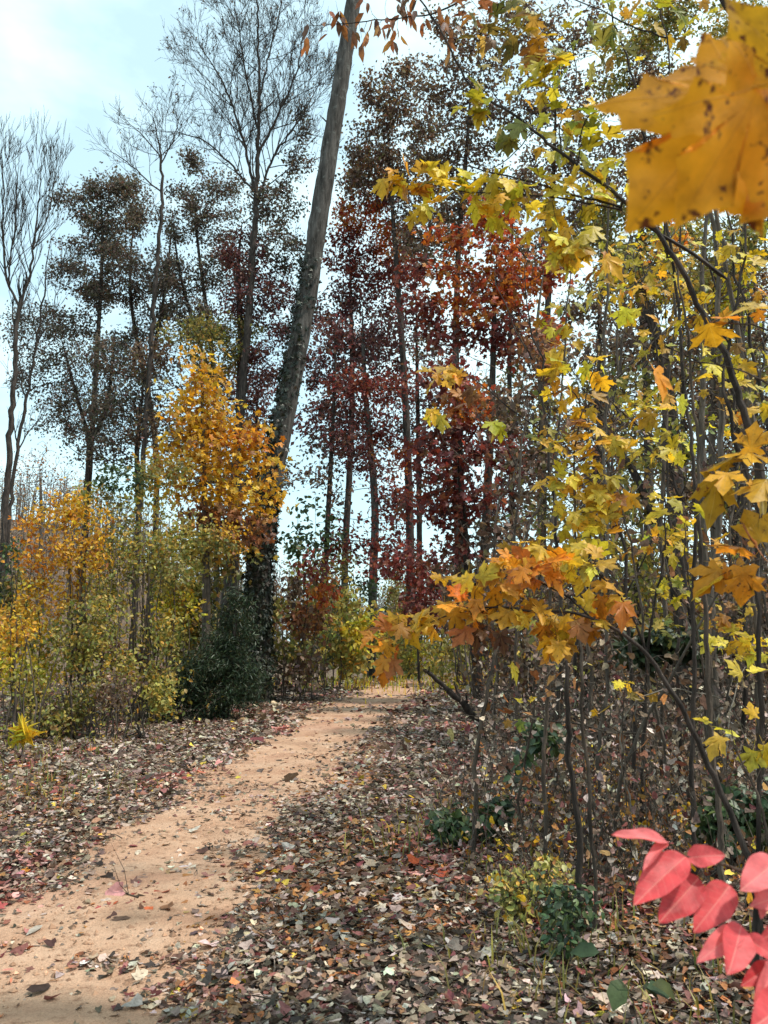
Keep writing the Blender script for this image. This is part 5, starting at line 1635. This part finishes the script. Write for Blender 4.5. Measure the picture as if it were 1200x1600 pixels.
# smaller yellow maples a little deeper in the wood
for k, (lab, d, tr, sp) in enumerate([
    ('yellow-leaved maple sapling behind the hanging orange leaf, sprinkled with small bright leaves', 6.2, [(1062, 1240), (1056, 1000), (1046, 800), (1030, 620), (1010, 480), (990, 400)],
     [(1000, 370, 50, 24, 24, 'lemon'), (960, 420, 40, 26, 20, 'lemon'), (1050, 390, 40, 26, 17, 'gold'), (1010, 450, 46, 20, 17, 'gold'), (950, 460, 36, 20, 14, 'lemon'), (1080, 460, 30, 30, 12, 'lemon'), (1030, 540, 40, 30, 14, 'lime'), (985, 600, 40, 26, 12, 'moss')]),
    ('broad yellow maple sapling between the big hanging leaf and the lower orange tiers', 3.7, [(1120, 1420), (1116, 1150), (1104, 900), (1086, 700), (1066, 520), (1052, 400)],
     [(1040, 420, 40, 26, 6, 'lemon'), (1090, 470, 36, 30, 6, 'yellow'), (1150, 400, 40, 30, 6, 'lemon'), (1130, 580, 40, 30, 6, 'lemon'), (1060, 600, 40, 26, 5, 'yellow'), (1070, 800, 36, 24, 5, 'lemon'), (1150, 640, 36, 26, 5, 'gold'), (990, 470, 36, 24, 5, 'lemon'),
      (1120, 860, 30, 20, 4, 'gold'), (1030, 510, 30, 24, 4, 'gold')]),
    ('small yellow maple with scattered leaves around the crooked broken tree', 5.6, [(1000, 1270), (1006, 1100), (1020, 960), (1034, 860), (1040, 760)],
     [(1050, 690, 44, 24, 15, 'lemon'), (1060, 850, 34, 26, 15, 'lemon'), (1010, 850, 36, 24, 10, 'gold'), (1060, 920, 40, 20, 14, 'lime'), (1030, 790, 40, 24, 10, 'lemon'), (985, 960, 40, 24, 10, 'moss'), (1040, 985, 40, 20, 10, 'moss')]),
    ('yellow maple sapling at the outer edge with leaves from knee height to the top', 5.0, [(1210, 1340), (1200, 1100), (1190, 900), (1178, 700), (1168, 520), (1160, 380)],
     [(1170, 400, 40, 30, 14, 'lemon'), (1190, 460, 30, 26, 12, 'gold'), (1150, 560, 44, 30, 14, 'lime'), (1190, 620, 30, 30, 10, 'lemon'), (1130, 1000, 46, 20, 15, 'lemon'), (1180, 1010, 30, 20, 14, 'lemon'), (1150, 960, 40, 20, 10, 'gold'), (1190, 330, 30, 30, 10, 'lime'), (1150, 260, 40, 30, 10, 'moss')]),
    ('tallest yellow-green maple sapling, its airy leaves filling the top of the photo', 4.6, [(1085, 1400), (1082, 1200), (1075, 900), (1060, 600), (1030, 350), (990, 150), (950, 0), (930, -80)],
     [(960, 30, 50, 34, 9, 'moss'), (890, 60, 46, 34, 8, 'lime'), (830, 130, 44, 30, 7, 'lime'), (1000, 130, 50, 40, 8, 'lemon'), (920, 170, 46, 34, 8, 'lemon'), (1060, 60, 40, 34, 7, 'lime'), (1110, 130, 40, 40, 7, 'moss'), (1100, 30, 40, 30, 6, 'lime'),
      (1150, 220, 40, 40, 7, 'lemon'), (1090, 300, 44, 36, 7, 'gold'), (980, 260, 40, 30, 7, 'lemon'), (870, 230, 40, 30, 6, 'lime'), (1040, 430, 44, 30, 6, 'lemon'), (770, 110, 36, 30, 5, 'moss'), (1120, 380, 44, 36, 7, 'lemon')]),
    ('thin yellow-green maple sapling reaching up beside the straight thin grey stem', 5.2, [(846, 1290), (850, 1100), (858, 900), (866, 700), (880, 520), (890, 420)],
     [(880, 400, 34, 30, 14, 'lemon'), (900, 470, 36, 30, 12, 'moss'), (860, 500, 36, 26, 10, 'lime'), (850, 680, 30, 30, 8, 'moss'), (880, 540, 30, 20, 10, 'gold'), (820, 980, 36, 20, 8, 'moss')]),
]):
    maple(lab, d, tr, list(np.linspace(.016, .004, len(tr))), [], sp, BARK_BROWN if k % 2 else BARK_DARK, 231 + k, (.065, .105), gap=.06)

# bare forked saplings whose twigs cross in the wood
rg = R(640)
for k, (x0, d, top, lean, r0) in enumerate([(800, 9, 560, 30, .02), (860, 7.5, 420, -40, .02), (930, 8.5, 320, 60, .024), (985, 6.6, 520, -50, .018), (1030, 7.4, 260, 40, .024), (1080, 8.4, 380, -70, .022), (1110, 6.0, 620, 60, .016),
                                           (1165, 7.0, 300, -60, .022), (1195, 8.2, 460, -30, .022), (1240, 6.4, 260, -120, .024), (770, 11, 640, 40, .022), (900, 10, 560, 70, .024), (1000, 10.5, 300, -30, .028), (1140, 10, 420, 50, .026)]):
    y0 = 1060 + 190 * (8 / d - .7)
    tr = [(x0, y0)] + [(x0 + lean * t ** 1.6 + rg.normal(0, 9), y0 + (top - y0) * t) for t in (.2, .4, .6, .8, 1.0)]
    lm = []
    for t in (.35, .5, .65, .8):
        sx = x0 + lean * t ** 1.6
        sy = y0 + (top - y0) * t
        a = rg.choice([-1, 1]) * rg.uniform(50, 130)
        lm.append(([(sx, sy), (sx + a * .5, sy - rg.uniform(30, 70)), (sx + a, sy - rg.uniform(70, 190), rg.uniform(-.5, .5))], [r0 * .5, r0 * .38, r0 * .14]))
    o = bare('forked_sapling_tree', 'bare forked dark sapling whose twigs cross others in the wood', d, tr, [r0, r0 * .95, r0 * .85, r0 * .7, r0 * .5, r0 * .25], lm, BARK_DARK if k % 2 else BARK_BROWN, 650 + k,
             .55, 1, .0026, .4, 7, 'bare forked saplings in the wood', .08, .7, leaf=.0)
    o['category'] = 'sapling'

# the broken stem
e = grow('broken_sapling_tree', 'dark bare stem snapped off at chest height with a pale twig at its top', 'sapling', 4.0, [(906, 1490), (899, 1370), (893, 1280), (886, 1170), (881, 1090), (879, 1032)], [.02, .018, .016, .014, .013, .011], [], 0, .06, BARK_DARK, seed=220)
mb = MB()
b = np.array(e.location)
pp, rr_ = resample([P(879, 1040, 4.0), P(868, 1032, 3.97), P(846, 1014, 3.93), P(834, 992, 3.9), P(824, 970, 3.88), P(815, 952, 3.86)], [.006, .006, .0055, .005, .004, .002], .02)
tubes(mb, [(pp, rr_)])
mb.build('twig', TWIG_PALE, e, b)

# twig with hanging elongated leaves at the top of the photo
LG_ = dict(kind='long', size=(.07, .11), n=1.0, spread=.03, pal='russet', face=(.2, .9, .6), droop=1.6, out=.2)
grow('hanging_twig_tree', 'overhanging twig with a row of drooping narrow brown leaves against the sky', 'branch', 4.2,
     [(1500, 1500), (1400, 700), (1200, 100), (1000, -120), (800, -60), (690, 20), (640, 28), (590, 34), (540, 38), (490, 40)], [.04, .035, .025, .015, .008, .005, .004, .0035, .003, .0015],
     [(600, 50, 46, 12), (560, 62, 30, 20), (500, 40, 30, 20), (650, 55, 30, 14), (610, -5, 60, 14), (480, 75, 14, 14), (700, 60, 30, 30), (525, 8, 30, 16)], 110, .05, BARK_DARK, LG_, seed=221, start=.8, r_tip=.0012)

# the big leaves hanging close to the eye
rg = R(230)
NL = [
    ((1168, 132, .70), (990, 345, .68), .84, (.25, -1, .25), (.72, .34, .018)),
    ((1150, 110, .76), (1030, 112, .78), 1.0, (.1, -1, .5), (.55, .26, .04)),
    ((1190, 130, .66), (1075, 345, .65), .75, (.5, -1, .2), (.72, .36, .018)),
    ((1250, 150, .66), (1145, -20, .64), .8, (-.2, -1, .1), (.66, .38, .02)),
    ((1300, 240, .70), (1165, 330, .68), .8, (.1, -1, .4), (.6, .29, .015)),
    ((1240, 60, .80), (1090, 60, .84), .8, (.15, -1, .4), (.55, .27, .03)),
    ((1160, 190, .78), (1010, 250, .82), .95, (.0, -1, .3), (.52, .24, .02)),
    ((1210, 190, .74), (1130, 330, .76), .9, (.3, -1, .3), (.6, .30, .015)),
]
root = np.array([1.35, 1.0, float(H(1.35, 1.0))])
st = [([root, [1.25, 1.0, 1.2], [1.05, .92, 1.9], P(1500, 60, .75), P(1300, 130, .70), P(1195, 132, .69), P(1150, 142, .69)], [.02, .016, .011, .005, .0025, .0018, .001]),
      ([P(1300, 130, .70), P(1250, 150, .66)], [.0018, .001]), ([P(1330, 120, .71), P(1300, 240, .70)], [.0018, .001]), ([P(1260, 132, .70), P(1150, 100, .76)], [.0015, .001])]
rooted_leaves('spotted_maple_tree', 'maple branch dangling huge spotted orange leaves close to the eye', 'branch', st, NL, LEAF_SPOT, BARK_DARK, 231, None,
              lambda i: tp_maple(HALF_HI, 6, .05, .12, .02, 0, 40 + i, 4))

# red leaflets in the corner
RC = (.62, .075, .085)
RD_ = (.50, .045, .055)
RP = (.66, .14, .15)
RL = [
    ((1044, 1316, 1.22), (944, 1293, 1.18), .55, (.1, -.5, .9), RP),
    ((1043, 1318, 1.22), (996, 1348, 1.16), .5, (-.3, -.4, .9), RP),
    ((1072, 1338, 1.22), (978, 1416, 1.14), .85, (-.25, -.8, .7), RC),
    ((1073, 1341, 1.22), (1144, 1330, 1.20), 1.25, (.1, -1, .6), RC),
    ((1092, 1372, 1.22), (1022, 1450, 1.15), 1.0, (-.2, -1, .5), RD_),
    ((1140, 1383, 1.22), (1086, 1458, 1.15), 1.05, (-.1, -1, .5), RC),
    ((1215, 1345, 1.2), (1153, 1392, 1.14), 1.1, (-.2, -1, .6), RP),
    ((1250, 1392, 1.2), (1178, 1408, 1.15), .95, (.1, -1, .7), RP),
    ((1158, 1446, 1.18), (1140, 1534, 1.10), 1.1, (.1, -1, .5), RC),
    ((1158, 1452, 1.18), (1088, 1498, 1.12), .75, (-.3, -.9, .6), RP),
    ((1160, 1462, 1.18), (1240, 1510, 1.12), 1.0, (.2, -1, .6), RC),
    ((1210, 1505, 1.15), (1196, 1574, 1.08), .9, (.3, -1, .4), RP),
    ((1240, 1560, 1.12), (1168, 1612, 1.05), 1.1, (-.1, -1, .6), RC),
    ((1205, 1508, 1.16), (1160, 1540, 1.12), .9, (-.2, -1, .5), RD_),
    ((1186, 1372, 1.22), (1196, 1446, 1.18), .9, (.2, -1, .4), RP),
    ((1250, 1430, 1.23), (1190, 1470, 1.19), .9, (-.1, -1, .5), RC),
]
root = gz(1330, 1700, 1.5)
st = [([root, P(1310, 1560, 1.3), P(1250, 1440, 1.24), P(1180, 1370, 1.22), P(1110, 1345, 1.22), P(1072, 1338, 1.22), P(1044, 1316, 1.22)], [.006, .005, .004, .003, .002, .0015, .001]),
      ([P(1110, 1345, 1.22), P(1092, 1372, 1.22)], [.0012, .001]), ([P(1180, 1370, 1.22), P(1140, 1383, 1.22)], [.0014, .001]),
      ([P(1310, 1560, 1.3), P(1230, 1490, 1.2), P(1158, 1446, 1.18)], [.003, .002, .001]), ([P(1250, 1440, 1.24), P(1250, 1392, 1.2), P(1215, 1345, 1.2)], [.002, .0015, .001]),
      ([P(1310, 1560, 1.3), P(1240, 1540, 1.15), P(1210, 1505, 1.15)], [.002, .0015, .001]), ([P(1240, 1540, 1.15), P(1240, 1560, 1.12)], [.0012, .001]), ([P(1158, 1446, 1.18), P(1160, 1462, 1.18)], [.001, .001])]
rooted_leaves('red_leaved_vine', 'bright pinkish red leaflets of a low vine in the corner beside the sapling', 'vine', st, RL, LEAF_RED, BARK_BROWN, 241, None,
              lambda i: tp_ovate(16, 5, .25, .07, (.10, .24, .14, .30)[i % 4], .018, i), trim=.84)
e = grow('green_leaf_plant', 'small plant with broad bluish green leaves under the red leaflets', 'plant', 2.9, [(990, 1585), (985, 1560), (980, 1545)], [.004, .003, .002], [(978, 1540, 24, 12), (940, 1475, 16, 8), (1020, 1530, 16, 8)], 12, .04, BARK_BROWN,
         dict(kind='oval', size=(.08, .12), n=.9, spread=.02, pal='green', mat=LEAF, face=(1, .5, .3), thr=.006), seed=250, start=.1, r_tip=.0012)
# ------------------------------------------------------------------ sky, sun, camera
SUN_DIR = unit(np.array([.50, -.12, .85]))          # toward the sun: high on the right
el = math.asin(SUN_DIR[2])
az = math.atan2(SUN_DIR[0], SUN_DIR[1])
w = bpy.data.worlds.new('World')
S.world = w
w.use_nodes = True
nt = w.node_tree
ns, ln = nt.nodes, nt.links
ns.clear()
wo = ns.new('ShaderNodeOutputWorld')
bg = ns.new('ShaderNodeBackground')
bg.inputs['Strength'].default_value = .14
sky = ns.new('ShaderNodeTexSky')
sky.sky_type = 'NISHITA'
sky.sun_disc = False
sky.sun_elevation = el
sky.sun_rotation = az
sky.air_density = 1.0
sky.dust_density = 2.0
sky.ozone_density = 1.0
tc = ns.new('ShaderNodeTexCoord')
mp = ns.new('ShaderNodeMapping')
mp.inputs['Scale'].default_value = (1, 1, 2.2)
mp.inputs['Location'].default_value = (.3, .1, .4)
ln.new(tc.outputs['Generated'], mp.inputs['Vector'])
n1 = noise(ns, ln, mp.outputs[0], 2.6, 6, .55)
cl = ramp(ns, ln, n1, [(.38, (.52, .52, .52)), (.58, (.96, .96, .96))])
c = mix_rgb(ns, ln, cl, mix_rgb(ns, ln, 1.0, sky.outputs[0], (.78, 1.12, 1.02), 'MULTIPLY'), (4.75, 6.15, 6.4))
ln.new(c, bg.inputs['Color'])
ln.new(bg.outputs[0], wo.inputs['Surface'])

sun = bpy.data.lights.new('sun', 'SUN')
sun.energy = 2.8
sun.angle = math.radians(3)
sun.color = (1.0, .93, .83)
so = bpy.data.objects.new('sun', sun)
COL.objects.link(so)
from mathutils import Vector
so.rotation_euler = Vector(SUN_DIR).to_track_quat('Z', 'Y').to_euler()
so.location = (20, -20, 40)

cam = bpy.data.cameras.new('camera')
cam.sensor_fit = 'VERTICAL'
cam.sensor_height = 36
cam.sensor_width = 27
cam.lens = 36 * F_PX / 1600
cam.clip_start = .05
cam.clip_end = 2000
cam.dof.use_dof = True
cam.dof.focus_distance = 7.0
cam.dof.aperture_fstop = 6.3
co = bpy.data.objects.new('camera', cam)
COL.objects.link(co)
co.location = (0, 0, EYE)
co.rotation_euler = (math.pi / 2 + PITCH, 0, 0)
S.camera = co

S.view_settings.view_transform = 'Standard'
S.view_settings.look = 'None'
S.view_settings.gamma = 1
S.view_settings.exposure = 0.74
S.cycles.use_denoising = True
S.cycles.max_bounces = 8
S.cycles.transmission_bounces = 6
S.cycles.transparent_max_bounces = 4
